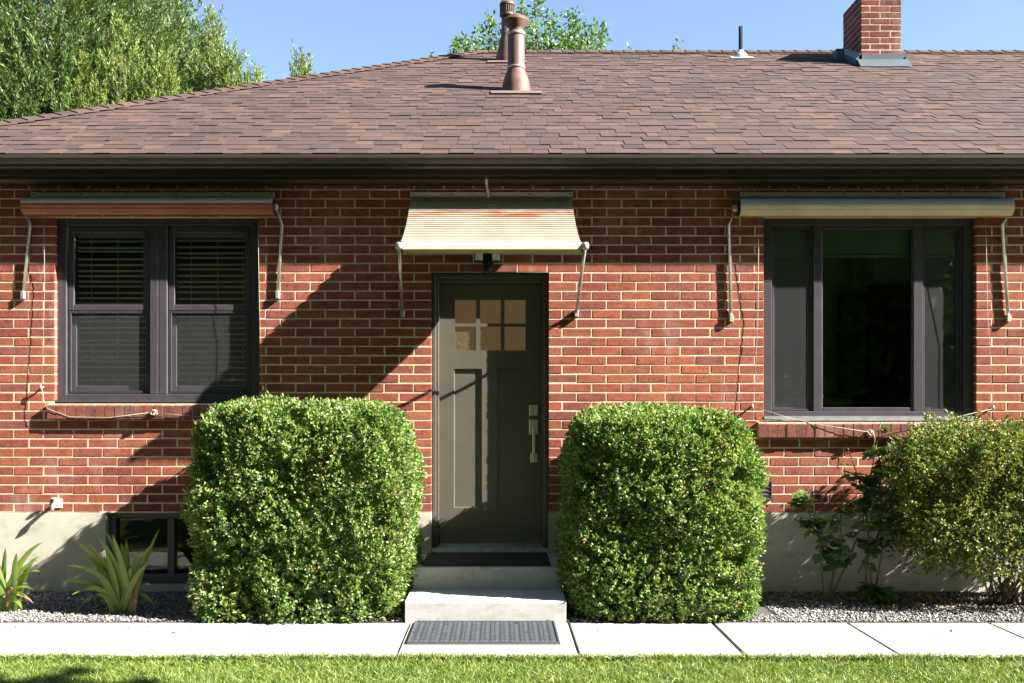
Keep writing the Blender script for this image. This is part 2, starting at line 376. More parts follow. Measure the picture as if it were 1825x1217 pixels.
# bricks: running bond, cut round the openings
def brick_rows():
    out = []
    for k in range(37):
        za, zb = ZF+CH*k+JT/2, ZF+CH*(k+1)-JT/2
        zc = (za+zb)/2
        off = PX(1002.1) if k % 2 == 1 else PX(1002.1)+BL/2
        spans = [(XL, XR)]
        for h in cuts:
            if h[2]-.001 < zc < h[3]+.001:
                ns = []
                for a, b in spans:
                    if h[1] <= a or h[0] >= b: ns.append((a, b)); continue
                    if h[0] > a: ns.append((a, h[0]))
                    if h[1] < b: ns.append((h[1], b))
                spans = ns
        n0 = math.floor((XL-off)/BL)-1
        for a, b in spans:
            xs = [a]+[off+BL*i for i in range(n0, n0+100) if a+.035 < off+BL*i < b-.035]+[b]
            for i in range(len(xs)-1):
                l = xs[i]+(JT/2 if i > 0 else 0); r = xs[i+1]-(JT/2 if i < len(xs)-2 else 0)
                out.append((l, r, za, zb, i > 0 and i < len(xs)-2))
    return out
bricks = brick_rows()
def hidden(cx, cz):
    px, py = CX+cx*FPX/CD, HY-(cz-CZ)*FPX/CD
    return (330 < px < 768 and py > 715) or (985 < px < 1372 and py > 720) or px > 1590 and py > 730 or py < 330 or not 0 < px < 1825 or (700 < px < 1050 and 330 < py < 455)
full = [q for q in bricks if q[4] and not hidden((q[0]+q[1])/2, (q[2]+q[3])/2)]
full.sort(key=lambda q: math.hypot((q[0]+q[1])/2-.1, 1.2*((q[2]+q[3])/2-1.9)))
single = set(map(tuple, full[:298]))
var = []
for i in range(8):
    mb = MB(); mb.bbox(-BL/2+JT/2, BL/2-JT/2, random.uniform(-.0012, .0004), .1, -CH/2+JT/2, CH/2-JT/2, .0022)
    for j in range(4):
        v = mb.v[j]; mb.v[j] = (v[0]+random.uniform(-.0015, .0015), v[1]+random.uniform(-.0005, .0005), v[2]+random.uniform(-.0012, .0012))
    for j in range(4, 8):
        v = mb.v[j]; mb.v[j] = (v[0]+random.uniform(-.0012, .0012), v[1], v[2]+random.uniform(-.0014, .0014))
    var.append(mb.mesh('brick', M['brick']))
rest = MB()
for q in bricks:
    if tuple(q) in single:
        o = bpy.data.objects.new('brick', random.choice(var)); link(o, wall)
        o.location = ((q[0]+q[1])/2+random.uniform(-.001, .001), random.uniform(-.0012, .0004), (q[2]+q[3])/2+random.uniform(-.0006, .0006))
    else:
        j = lambda: random.uniform(-.0012, .0012)
        rest.bbox(q[0]+j()*(q[4]), q[1]+j()*(q[4]), random.uniform(-.0024, .0006), .1, q[2]+j(), q[3]+j(), .0022)
tag(rest.build('brickwork', M['brick'], wall), kind='stuff')
# foundation
BW = R(190, 915.5, 372, 1046)          # basement window opening
fm = MB(); grid_wall(fm, XL, XR, -.25, ZF-.004, -.022, .26, [(OD[0]-.0, OD[1]+.0, -.3, 1), (BW[0], BW[1], BW[2], 1)])
foundation = fm.build('foundation', M['foundation'], house)
lt = MB(); lt.box(BW[0]-.05, BW[1]+.05, -.012, .1, ZF-.0035, ZF+.006); lt.build('lintel', M['mortar'], foundation)
# rowlock sills
for S, wz in ((SILL1, OW1), (SILL2, OW2)):
    sm = MB(); sm.box(S[0]+.003, S[1]-.003, -.0425, .13, S[2]+.006, S[3]-.014); sill = sm.build('window_sill', M['mortar'], house)
    n = round((S[1]-S[0])/.0715); wd = (S[1]-S[0])/n
    for i in range(n):
        a = S[0]+i*wd+.004; b = S[0]+(i+1)*wd-.004; d = random.uniform(-.003, .003)
        mb = MB(); zt = S[3]-.006
        mb.extrude([(-.045+d, S[2]+.004), (-.048+d, S[2]+.012), (-.048+d, zt-.026), (-.043+d, zt-.019), (.04, zt), (.04, S[2]+.004)], a, b)
        mb.build('brick', M['sill_brick'], sill)

# ---- eaves and roof
EY, EZ, PT = -.25, PZ(272, -.31)+.0, .5
RY = 4.52
def rz(y): return EZ+.012+PT*(y-EY)
RZ = rz(RY); HX = PX(850, RY); HXR = XR+.3-(RY-EY)
cl, cr, yb = HX-(RY-EY), XR+.3, 2*RY-EY
rm = MB(); rm.v = [(cl,EY,EZ),(cr,EY,EZ),(cr,yb,EZ),(cl,yb,EZ),(HX,RY,RZ-.012),(HXR,RY,RZ-.012)]
rm.f = [(0,1,5,4),(1,2,5),(2,3,4,5),(3,0,4),(3,2,1,0)]
roof = rm.build('roof', M['under'], house)
EXPO = .1429; ca, sa = 1/math.sqrt(1+PT*PT), PT/math.sqrt(1+PT*PT)
NRM = Vector((0, -sa, ca))
def shingle_quad(x0, x1, k, th):
    """slab lying on the slope, butt end at course k; clipped to the hip lines"""
    s0 = k*EXPO; s1 = s0+EXPO*1.22
    y0, y1 = EY-.02+s0*ca, EY-.02+s1*ca
    y1 = min(y1, RY)
    lo = lambda y: cl+(y-EY)+.01; hi = lambda y: cr-(y-EY)-.01
    xa0, xb0 = max(x0, lo(y0)), min(x1, hi(y0)); xa1, xb1 = max(x0, lo(y1)), min(x1, hi(y1))
    if xb0-xa0 < .02 or xb1-xa1 < .005: return None
    P = lambda x, y, h: tuple(Vector((x, y, rz(y)))+NRM*h)
    return [P(xa0,y0,.001),P(xb0,y0,.001),P(xb1,y1,-.006),P(xa1,y1,-.006),P(xa0,y0,th),P(xb0,y0,th),P(xb1,y1,th-.004),P(xa1,y1,th-.004)]
BOXF = ((0,1,5,4),(1,2,6,5),(2,3,7,6),(3,0,4,7),(4,5,6,7),(3,2,1,0))
sh = []
ncourse = int((RY-EY)/ca/EXPO)+1
for k in range(ncourse):
    x = cl-random.uniform(0, .2)
    while x < min(cr, 8.2):
        wd = random.choice((.09, .12, .14, .16, .18, .21)); thick = random.choice((.0035, .0055, .0080))
        q = shingle_quad(x+.0012, x+wd-.0012, k, thick)
        if q: sh.append((k, x+wd/2, q, wd))
        x += wd
cand = [s for s in sh if abs(s[1]-.1) < 3.6 and s[3] > .14]
cand.sort(key=lambda s: (s[0], abs(s[1])))
ids = {id(s) for s in cand[:295]}
rs = MB()
for s in sh:
    if id(s) in ids:
        mb = MB(); mb.v = list(s[2]); mb.f = list(BOXF); mb.build('shingle', M['shingle'], roof)
    else:
        n = len(rs.v); rs.v += s[2]; rs.f += [tuple(n+i for i in q) for q in BOXF]
tag(rs.build('shingle_field', M['shingle'], roof), kind='stuff')
# hip and ridge caps
def cap_row(a, b, wide, nstep):
    a, b = Vector(a), Vector(b); d = (b-a).normalized(); L = (b-a).length; n = int(L/nstep)
    side = d.cross(Vector((0,0,1))).normalized(); up = side.cross(d)
    if up.z < 0: up = -up
    for i in range(n):
        p0 = a+d*(i*nstep); p1 = a+d*((i+1)*nstep+.05)
        mb = MB(); P = []
        for p, h in ((p0, .022), (p1, .010)):
            for s, dz in ((-1, -.06*wide), (0, .012), (1, -.06*wide)):
                P.append(tuple(p+side*s*.13+up*(h+dz)))
        for p, h in ((p0, .012), (p1, .0)):
            for s, dz in ((-1, -.06*wide), (0, .012), (1, -.06*wide)):
                P.append(tuple(p+side*s*.13+up*(h+dz)))
        mb.v = P; mb.f = [(0,1,4,3),(1,2,5,4),(6,7,1,0),(7,8,2,1),(9,10,7,6),(10,11,8,7),(0,3,9,6),(2,8,11,5)]
        mb.build('ridge_cap', M['shingle'], roof)
cap_row((cl, EY, EZ+.01), (HX, RY, RZ), .55, .145)
cap_row((HX, RY, RZ), (7.6, RY, RZ), .95, .145)
# gutter (ogee profile), fascia, soffit, crown
gz = EZ-.012
prof = [(-.215, gz), (-.213, gz-.088), (-.262, gz-.090), (-.272, gz-.080), (-.276, gz-.060), (-.288, gz-.045), (-.296, gz-.034), (-.300, gz-.022), (-.300, gz-.004), (-.294, gz+.002), (-.290, gz-.004), (-.294, gz-.022), (-.225, gz-.078), (-.222, gz)]
MB().extrude(prof, cl+.0, cr, True).build('gutter', M['bronze'], house)
MB().box(cl+.03, cr-.03, -.212, -.19, gz-.125, gz-.004).build('fascia', M['soffit'], house)
MB().box(cl+.04, cr-.04, -.189, .05, gz-.112, gz-.098).build('soffit', M['soffit'], house)
MB().extrude([(-.001,gz-.113),(-.075,gz-.113),(-.078,gz-.122),(-.052,gz-.128),(-.040,gz-.142),(-.028,gz-.150),(-.028,gz-.160),(-.004,gz-.162),(-.004,gz-.16)], cl+.3, cr-.3).build('crown_moulding', M['soffit'], house)

# ---- chimney and roof penetrations
chx0, chx1, chy0, chy1 = 3.99, 4.43, 3.61, 4.21
cz0, cz1 = rz(chy0)-.1, 5.965
chim = MB().box(chx0+.0015, chx1-.0015, chy0+.0015, chy1-.0015, cz0, cz1-.003).build('chimney', M['old_mortar'], house)
nc = int((cz1-cz0)/CH); zb0 = cz1-nc*CH
def face_row(l, r, off):
    xs = [l]+[l+off+BL*i for i in range(-1, 4) if l+.05 < l+off+BL*i < r-.05]+[r]
    return list(zip(xs[:-1], xs[1:]))
for k in range(nc):
    za, zb = zb0+k*CH+JT/2, zb0+(k+1)*CH-JT/2
    for a, b in face_row(chx0, chx1, (.1 if k % 2 else .21)):
        MB().bbox(a+(JT/2 if a > chx0 else 0), b-(JT/2 if b < chx1 else 0), chy0+random.uniform(-.002, .001), chy0+.09, za, zb, .003).build('brick', M['chim_brick'], chim)
    for a, b in face_row(chy0+.091, chy1, (.12 if k % 2 else .02)):
        MB().box(chx0+random.uniform(-.002, .001), chx0+.09, a+JT/2, b-JT/2, za, zb).build('brick', M['chim_brick'], chim)
fl = MB()
def on_roof(x, y, h=0): return tuple(Vector((x, y, rz(y)))+NRM*h)
fl.box(chx0-.035, chx1+.035, chy0-.035, chy0-.004, rz(chy0)-.05, rz(chy0)+.115)
fl.extrude([(chy0-.16, rz(chy0-.16)+.015), (chy0-.036, rz(chy0-.036)+.02), (chy0-.036, rz(chy0)+.05), (chy0-.05, rz(chy0)+.05)], chx0-.06, chx1+.06)
for xa, xb in ((chx0-.07, chx0-.004), (chx1+.004, chx1+.07)):
    n = len(fl.v)
    fl.v += [(xa,chy0-.035,rz(chy0)-.03),(xb,chy0-.035,rz(chy0)-.03),(xb,chy1,rz(chy1)-.03),(xa,chy1,rz(chy1)-.03),
             (xa,chy0-.035,rz(chy0)+.06),(xb,chy0-.035,rz(chy0)+.12),(xb,chy1,rz(chy1)+.10),(xa,chy1,rz(chy1)+.06)]
    fl.f += [tuple(n+i for i in q) for q in BOXF]
fl.box(chx0-.16, chx0-.07, chy0+.35, chy1+.05, rz(chy0+.35)-.05, rz(chy0+.35)+.13)
fl.build('chimney_flashing', M['lead'], chim)

def flue(px, y, prof_pipe, prof_cone, prof_cap, fl_size, capmat, ribs=None):
    x = PX(px, y); z = rz(y)
    f = MB(); a = fl_size
    f.v = [on_roof(x-a, y-a, .016), on_roof(x+a, y-a, .016), on_roof(x+a, y-a*.5, .016), on_roof(x-a, y-a*.5, .016), on_roof(x-a, y-a, .022), on_roof(x+a, y-a, .022), on_roof(x+a, y-a*.5, .022), on_roof(x-a, y-a*.5, .022)]
    f.f = list(BOXF); p = MB().lathe(prof_pipe, (x, y, z)).build('flue_pipe', M['rust'], house, True)
    f.build('flashing', M['tan_flash'], p)
    MB().lathe(prof_cone, (x, y, z)).build('flue_cone', M['rust2'], p, True)
    c = MB().lathe(prof_cap, (x, y, z), 28).build('flue_cap', capmat, p, ribs is None)
    if ribs:
        m = MB()
        for k in range(22):
            t = 2*math.pi*k/22; rr, zlo, zhi = ribs
            m.tube([(x+rr*math.cos(t), y+rr*math.sin(t), z+zlo), (x+rr*math.cos(t), y+rr*math.sin(t), z+zhi)], .006, 5)
        m.build('cap_rib', M['rust'], p)
    return p, (x, y, z)
p1, b1 = flue(920, 2.15, [(.082,-.1),(.082,.56),(.080,.565)], [(.145,-.08),(.140,.02),(.112,.13),(.085,.195),(.084,.20)], [(.070,.57),(.072,.60),(.135,.652),(.133,.660),(.09,.70),(.05,.725),(.02,.735),(.0,.736)], .24, M['rust2'])
MB().lathe([(.0825,.52),(.0875,.522),(.0875,.55),(.0825,.552)], b1).build('flue_band', M['galv'], p1, True)
MB().lathe([(.0825,.20),(.0885,.202),(.0885,.225),(.0825,.227)], b1).build('flue_band', M['galv'], p1, True)
p2, b2 = flue(904, 3.91, [(.065,-.1),(.065,.52),(.06,.522)], [(.14,-.08),(.13,.03),(.085,.22),(.066,.30),(.066,.31)], [(.062,.50),(.086,.505),(.086,.525),(.076,.53),(.076,.62),(.088,.622),(.088,.64),(.07,.665),(.02,.68),(.0,.681)], .22, M['rust'], (.079, .53, .62))
xs_, ys_ = PX(1320, 4.12), 4.12
st = MB().lathe([(.024,-.1),(.024,.36),(.019,.361),(.019,.2)], (xs_, ys_, rz(ys_)), 12).build('vent_stack', M['pvc'], house, True)
MB().lathe([(.085,-.06),(.082,.02),(.06,.045),(.034,.062),(.03,.085),(.0,.086)], (xs_, ys_, rz(ys_)), 16).build('pipe_boot', M['boot'], st, True)
fb = MB(); fb.v = [on_roof(xs_+a, ys_+b, h) for h in (.012, .018) for a, b in ((-.13,-.12),(.13,-.12),(.13,-.03),(-.13,-.03))]; fb.f = list(BOXF); fb.build('flashing', M['boot'], st)

# ---- left window: two double hung units with blinds
def pane(rect, y, parent, mat='glass', name='pane'):
    x0, x1, z0, z1 = rect; m = MB(); m.quad((x0,y,z0),(x1,y,z0),(x1,y,z1),(x0,y,z1)); return m.build(name, M[mat], parent)
WY = .045
fo = (OW1[0]+.002, OW1[1]-.002, ZF+CH*12-.004, OW1[3]-.002)
zsb = fo[2]
wf = MB(); wf.ring(*fo, (.068, .068, .062, .05), WY, WY+.10, .004)
xm0, xm1 = PX(267, WY), PX(298, WY); xmid = (xm0+xm1)/2
wf.bbox(xm0, xmid-.0015, WY, WY+.098, fo[2]+.062, fo[3]-.05, .004); wf.bbox(xmid+.0015, xm1, WY, WY+.098, fo[2]+.062, fo[3]-.05, .004)
win1 = wf.build('window', M['frame'], house)
MB().box(OW1[0]+.003, OW1[1]-.003, .0, WY-.001, OW1[2]+2*CH-.004, OW1[2]+2*CH+.012).build('sill_strip', M['frame'], win1)
ymid = (PZ(538, WY), PZ(553, WY))
for (a, b) in ((fo[0]+.068, xm0), (xm1, fo[1]-.068)):
    zt, zb_ = fo[3]-.05, fo[2]+.062
    us = (a+.004, b-.004, ymid[1]+.0, zt-.002)
    MB().ring(*us, (.046, .046, .045, .05), WY+.018, WY+.05, .004).build('upper_sash', M['frame'], win1)
    pane((us[0]+.044, us[1]-.044, us[2]+.043, us[3]-.048), WY+.034, win1)
    ls = (a+.004, b-.004, zb_+.002, ymid[1]+.045)
    MB().ring(*ls, (.05, .05, .062, .045), WY+.054, WY+.088, .004).build('lower_sash', M['frame'], win1)
    pane((ls[0]+.048, ls[1]-.048, ls[2]+.06, ls[3]-.043), WY+.07, win1)
    sc = (a+.006, b-.006, zb_+.004, ymid[1]-.002)
    MB().ring(*sc, (.022, .022, .022, .02), WY+.02, WY+.032, .002).build('screen_frame', M['screen_f'], win1)
    pane((sc[0]+.02, sc[1]-.02, sc[2]+.02, sc[3]-.018), WY+.028, win1, 'screen', 'insect_screen')
    bl, br = a+.035, b-.02
    MB().box(bl, br, .145, .20, zt-.07, zt-.025).build('blind_headrail', M['blind'], win1)
    sv = MB(); sv.v = [(x, yb_, zz+dz) for dz in (0, -.0048) for x, yb_, zz in ((bl,.150,.0012),(br,.150,.0012),(br,.174,.0025),(bl,.174,.0025),(br,.198,-.0030),(bl,.198,-.0030))]
    sv.f = [(0,1,2,3),(3,2,4,5),(7,6,9,8),(9,11,10,8),(6,7,1,0),(10,11,5,4)]
    me = sv.mesh('slat', M['blind']); z = zt-.095
    while z > zb_+.06:
        o = link(bpy.data.objects.new('slat', me), win1); o.location.z = z; o.rotation_euler.y = random.uniform(-.003, .003); z -= .0445
    MB().box(bl, br, .150, .198, zb_+.022, zb_+.045).build('bottom_rail', M['blind'], win1)
    for fx in (.2, .55, .88):
        xx = bl+(br-bl)*fx; MB().box(xx-.0016, xx+.0016, .1462, .1482, zb_+.03, zt-.03).build('ladder_cord', M['blind'], win1)

# ---- right window: three-lite slider, blind pulled up
f2 = (OW2[0]+.002, OW2[1]-.002, ZF+CH*10-.004, OW2[3]-.002)
wf = MB(); wf.ring(*f2, (.072, .072, .070, .05), WY, WY+.10, .004)
win2 = wf.build('window', M['frame'], house)
MB().box(OW2[0]+.003, OW2[1]-.003, -.01, WY-.001, OW2[2]+2*CH-.004, OW2[2]+2*CH+.030).build('sill_strip', M['grey_strip'], win2)
ml, mr = (PX(1450, WY), PX(1465.5, WY)), (PX(1628.5, WY), PX(1645, WY))
for a, b in (ml, mr): MB().bbox(a, b, WY+.004, WY+.06, f2[2]+.07, f2[3]-.05, .004).build('mullion', M['frame'], win2)
zl, zh = f2[2]+.070, f2[3]-.05
MB().ring(ml[1], mr[0], zl, zh, (.008, .008, .03, .03), WY+.012, WY+.056, .003).build('fixed_sash', M['frame'], win2)
pane((ml[1]+.006, mr[0]-.006, zl+.028, zh-.028), WY+.035, win2)
for a, b in ((f2[0]+.072, ml[0]), (mr[1], f2[1]-.072)):
    MB().ring(a+.002, b-.002, zl+.001, zh-.001, (.03, .03, .03, .03), WY+.045, WY+.085, .003).build('side_sash', M['frame'], win2)
    pane((a+.03, b-.03, zl+.03, zh-.03), WY+.065, win2)
    MB().ring(a+.003, b-.003, zl+.002, zh-.002, (.014, .014, .016, .014), WY+.016, WY+.026, .002).build('screen_frame', M['screen_f'], win2)
    pane((a+.015, b-.015, zl+.016, zh-.015), WY+.021, win2, 'screen', 'insect_screen')
bl, br = f2[0]+.08, f2[1]-.08
MB().box(bl, br, .15, .21, zh-.08, zh-.02).build('blind_headrail', M['blind'], win2)
mb = MB(); mb.box(bl, br, .152, .204, 0, .0068); me = mb.mesh('slat', M['blind'])
for i in range(14):
    o = link(bpy.data.objects.new('slat', me), win2); o.location = (random.uniform(-.002, .002), random.uniform(-.002, .002), zh-.088-.0085*i)
MB().box(bl, br, .152, .204, zh-.088-.0085*14-.02, zh-.088-.0085*14-.002).build('bottom_rail', M['blind'], win2)

# ---- basement window
by = .05
bwz = (BW[0]+.003, BW[1]-.003, BW[2]+.02, ZF-.006)
bm = MB().ring(*bwz, (.05, .05, .07, .045), by, by+.09, .004); win3 = bm.build('basement_window', M['frame'], house)
MB().bbox(PX(298, by), PX(311, by), by+.005, by+.08, bwz[2]+.07, bwz[3]-.045, .004).build('mullion', M['frame'], win3)
pane((bwz[0]+.05, PX(298, by), bwz[2]+.07, bwz[3]-.045), by+.04, win3); pane((PX(311, by), bwz[1]-.05, bwz[2]+.07, bwz[3]-.045), by+.04, win3)
MB().box(BW[0]+.002, BW[1]-.002, -.02, .2, BW[2]-.03, BW[2]+.016).build('ledge', M['foundation'], win3)
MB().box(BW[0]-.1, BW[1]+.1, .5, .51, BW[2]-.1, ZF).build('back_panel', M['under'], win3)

# ---- door
DY = .139
dt, db = PZ(507, DY), PZ(968, DY); dl, dr = PX(784, DY), PX(964.5, DY)
dfm = MB(); dfm.ring(OD[0]+.002, OD[1]-.002, .29, OD[3]-.002, (dl-OD[0]-.005, OD[1]-dr-.005, 0, OD[3]-dt-.006), .062, .22, .004)
doorframe = dfm.build('door_frame', M['trim'], house)
st_ = MB(); st_.ring(OD[0]+.003, OD[1]-.003, .291, OD[3]-.003, (.030, .030, 0, .032), .040, .0615, .004); st_.build('brick_moulding', M['trim'], doorframe)
cols = [(PX(a, DY), PX(b, DY)) for a, b in ((810.8, 848.7), (855.3, 892.6), (899, 936.8))]
rows = [(PZ(624.4, DY), PZ(582, DY)), (PZ(576.5, DY), PZ(534.4, DY))]
pans = [(PX(809, DY), PX(859, DY), PZ(904.7, DY), PZ(657, DY)), (PX(886, DY), PX(936.5, DY), PZ(904.7, DY), PZ(657, DY))]
holes = [(c[0], c[1], r[0], r[1]) for c in cols for r in rows]+pans
dm = MB(); grid_wall(dm, dl, dr, db, dt, DY, DY+.045, holes)
door = dm.build('door', M['door'], house)
for p in pans:
    m = MB(); m.box(p[0]-.002, p[1]+.002, DY+.016, DY+.03, p[2]-.002, p[3]+.002)
    m.build('door_panel', M['door'], door)
    b = .006; m = MB(); a0, a1, c0, c1 = p
    m.quad((a0,DY+.001,c0),(a1,DY+.001,c0),(a1-b,DY+.0155,c0+b),(a0+b,DY+.0155,c0+b)); m.quad((a0+b,DY+.0155,c1-b),(a1-b,DY+.0155,c1-b),(a1,DY+.001,c1),(a0,DY+.001,c1))
    m.quad((a0,DY+.001,c0),(a0+b,DY+.0155,c0+b),(a0+b,DY+.0155,c1-b),(a0,DY+.001,c1)); m.quad((a1-b,DY+.0155,c0+b),(a1,DY+.001,c0),(a1,DY+.001,c1),(a1-b,DY+.0155,c1-b))
    m.build('panel_moulding', M['door'], door)
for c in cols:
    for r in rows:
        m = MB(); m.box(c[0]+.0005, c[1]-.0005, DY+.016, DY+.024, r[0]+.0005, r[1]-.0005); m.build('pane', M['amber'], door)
MB().box(dl-.01, dr+.01, .235, .30, db, dt).build('hall_wall', M['under'], door)
x0, x1, z0, z1 = R(943, 721, 959, 741, DY); MB().bbox(x0, x1, DY-.022, DY-.0005, z0, z1, .004).build('deadbolt', M['nickel'], door)
MB().lathe([(.0,0)], (0,0,0)) if False else None
x0, x1, z0, z1 = R(943, 747, 959, 774, DY); hp = MB().bbox(x0, x1, DY-.014, DY-.0005, z0, z1, .004)
x2, x3, z2, z3 = R(945, 807, 958, 824, DY); hp.bbox(x2, x3, DY-.014, DY-.0005, z2, z3, .004)
hx = (x0+x1)/2; hp.bbox(hx-.0115, hx+.0115, DY-.058, DY-.044, z2+.03, z0+.06, .003); hp.box(hx-.009, hx+.009, DY-.0435, DY-.0145, z2+.034, z2+.054); hp.box(hx-.009, hx+.009, DY-.0435, DY-.0145, z0+.034, z0+.054)
hp.box(hx-.018, hx+.018, DY-.034, DY-.0146, z0+.075, z0+.088)
hp.build('door_handle', M['nickel'], door)
MB().extrude([(.02,.292),(.03,.325),(.10,.345),(.13,.349),(.24,.349),(.24,.292)], OD[0]+.004, OD[1]-.004).build('threshold', M['sillplate'], doorframe)

# ---- interiors seen through the windows
def room(x0, x1, y1, z0, z1, mat):
    m = MB(); m.quad((x0,y1,z0),(x1,y1,z0),(x1,y1,z1),(x0,y1,z1)); m.quad((x0,.25,z0),(x0,y1,z0),(x0,y1,z1),(x0,.25,z1)); m.quad((x1,y1,z0),(x1,.25,z0),(x1,.25,z1),(x1,y1,z1))
    m.quad((x0,.25,z1),(x0,y1,z1),(x1,y1,z1),(x1,.25,z1))
    m.build('interior_wall', M[mat], house)
    MB().box(x0, x1, .25, y1, z0-.02, z0).build('interior_floor', M['floorint' if mat == 'intwall' else 'bedfloor'], house)
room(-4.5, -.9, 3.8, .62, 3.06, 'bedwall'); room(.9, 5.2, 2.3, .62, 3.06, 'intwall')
dlx = MB().lathe([(.085,0),(.085,.012),(.0,.012)], (-2.95, 1.87, 3.04), 20)
tag(dlx.build('ceiling_downlight', M['bulb_dim']), 'small lit round ceiling light glowing behind the blinds of the double window', 'ceiling light')
fr = empty('refrigerator', (3.37, 1.35, .62)); tag(fr, 'black refrigerator standing in the kitchen behind the wide window', 'refrigerator')
MB().box(-.12, .80, .06, .8, 0, 1.86).build('cabinet', M['fridge'], fr)
MB().rbox(-.12, .335, .0, .055, .55, 1.85, .01).build('door', M['fridge'], fr); MB().rbox(.345, .80, .0, .055, .55, 1.85, .01).build('door', M['fridge'], fr)
MB().rbox(-.12, .80, .0, .055, .03, .54, .01).build('drawer', M['fridge'], fr)
for s in (.28, .40):
    MB().tube([(s, 0, .70), (s, -.04, .8), (s, -.065, 1.15), (s, -.04, 1.5), (s, 0, 1.6)], .011, 8).build('handle', M['steel'], fr, True)
uc = empty('wall_cabinet', (3.86, 1.6, 2.50)); tag(uc, 'pale kitchen wall cabinet hanging above the black refrigerator', 'cabinet')
MB().box(-.45, .55, .02, .6, .03, .52).build('box', M['cabinet'], uc); MB().bbox(-.44, .04, .0, .019, .04, .51, .003).build('door', M['cabinet'], uc); MB().bbox(.06, .54, .0, .019, .04, .51, .003).build('door', M['cabinet'], uc)
MB().box(-.03, -.015, -.03, -.001, .1, .25).build('handle', M['black'], uc)
bc = empty('base_cabinet', (2.7, 1.6, .62)); tag(bc, 'pale kitchen base cabinet with dark counter beside the refrigerator', 'cabinet')
MB().box(-.9, .5, .02, .62, .0, .86).build('box', M['cabinet'], bc); MB().box(-.92, .52, -.02, .62, .861, .90).build('counter', M['counter'], bc)
for i in range(3): MB().bbox(-.0, .48, .0, .019, .05+i*.27, .30+i*.27, .003).build('drawer', M['cabinet'], bc); MB().box(.15, .33, -.025, -.001, .2+i*.27, .212+i*.27).build('handle', M['black'], bc)
MB().box(-.9, .5, .628, .64, .905, 1.35).build('backsplash', M['tile'], bc)
bt = MB().lathe([(.045,0),(.045,.2),(.02,.25),(.018,.33),(0,.331)], (2.93, 1.75, 1.521), 14); tag(bt.build('bottle', M['bottle'], None, True), 'dark bottle on the kitchen counter behind the wide window', 'bottle')

# ================================================================== STEPS AND MATS
steps = empty('front_steps', (0, -.6, 0)); tag(steps, 'two grey concrete steps leading up to the dark front door', 'steps')
def stepblock(x0, x1, y0, y1, z0, z1):
    m = MB(); b = .012; m.extrude([(y0, z0), (y0, z1-b), (y0+b*.3, z1-b*.3), (y0+b, z1), (y1, z1), (y1, z0)], x0, x1); return m
o = stepblock(-.603, .435, -1.128, -.02, -.05, .136).build('step', M['step'], steps); o.location = (0, .6, 0)
o = stepblock(-.592, .440, -.67, -.0225, .1365, .290).build('step', M['step'], steps); o.location = (0, .6, 0)
o = MB().box(OD[0]+.003, OD[1]-.003, -.022, .24, .1, .2905).build('step', M['step'], steps); o.location = (0, .6, 0)
dmat = empty('door_mat', (-.085, -.655, .2915)); tag(dmat, 'black ribbed door mat on the top step against the threshold', 'mat')
wv = .447
MB().rbox(-wv, wv, .0, .66, 0, .007, .004).build('backing', M['mat_black'], dmat)
for i in range(40):
    xx = -wv+.03+i*(2*wv-.06)/39; MB().box(xx-.0045, xx+.0045, .025, .635, .0071, .0115).build('rib', M['mat_black'], dmat)
rmat = empty('rubber_mat', (-.09, -1.455, .0)); tag(rmat, 'dark grey rubber mat with square studs on the sidewalk before the steps', 'mat')
MB().rbox(-.452, .452, -.305, .318, .002, .010, .004).build('backing', M['mat_rubber'], rmat)
ed = MB(); ed.ring(-.447, .447, -.30, .313, (.012, .012, .012, .012), 0, .006); ed.v = [(x, z, .0165-y) for x, y, z in ed.v]; ed.build('border', M['mat_rubber'], rmat)
cb = MB().rbox(-.0105, .0105, -.0125, .0125, 0, .006, .003).mesh('stud', M['mat_rubber'])
for i in range(28):
    for j in range(10):
        o = link(bpy.data.objects.new('stud', cb), rmat); o.location = (-.40+i*.8/27+(.004 if i % 2 else -.004), -.26+j*.53/9, .0102)

# ================================================================== AWNINGS
def arm(parent, foot, knee, tip, r=.0115):
    a = MB().tube([foot, knee, tip] if knee else [foot, tip], r, 10).build('arm', M['alum'], parent, True)
    k = MB(); k.lathe([(.0,-.028),(.02,-.026),(.027,-.01),(.027,.01),(.02,.024),(.0,.026)], tip, 12); k.build('knuckle', M['cast'], a, True)
    b = MB(); b.bbox(foot[0]-.014, foot[0]+.014, foot[1]-.016, -.0005, foot[2]-.034, foot[2]+.02, .003); b.tube([(foot[0]-.02, foot[1], foot[2]), (foot[0]+.02, foot[1], foot[2])], .009, 8); b.build('foot_bracket', M['cast'], a)
def screws(parent, xs, y, z):
    for x in xs: MB().tube([(x, y, z), (x, y-.005, z)], .006, 8).build('screw', M['black'], parent)
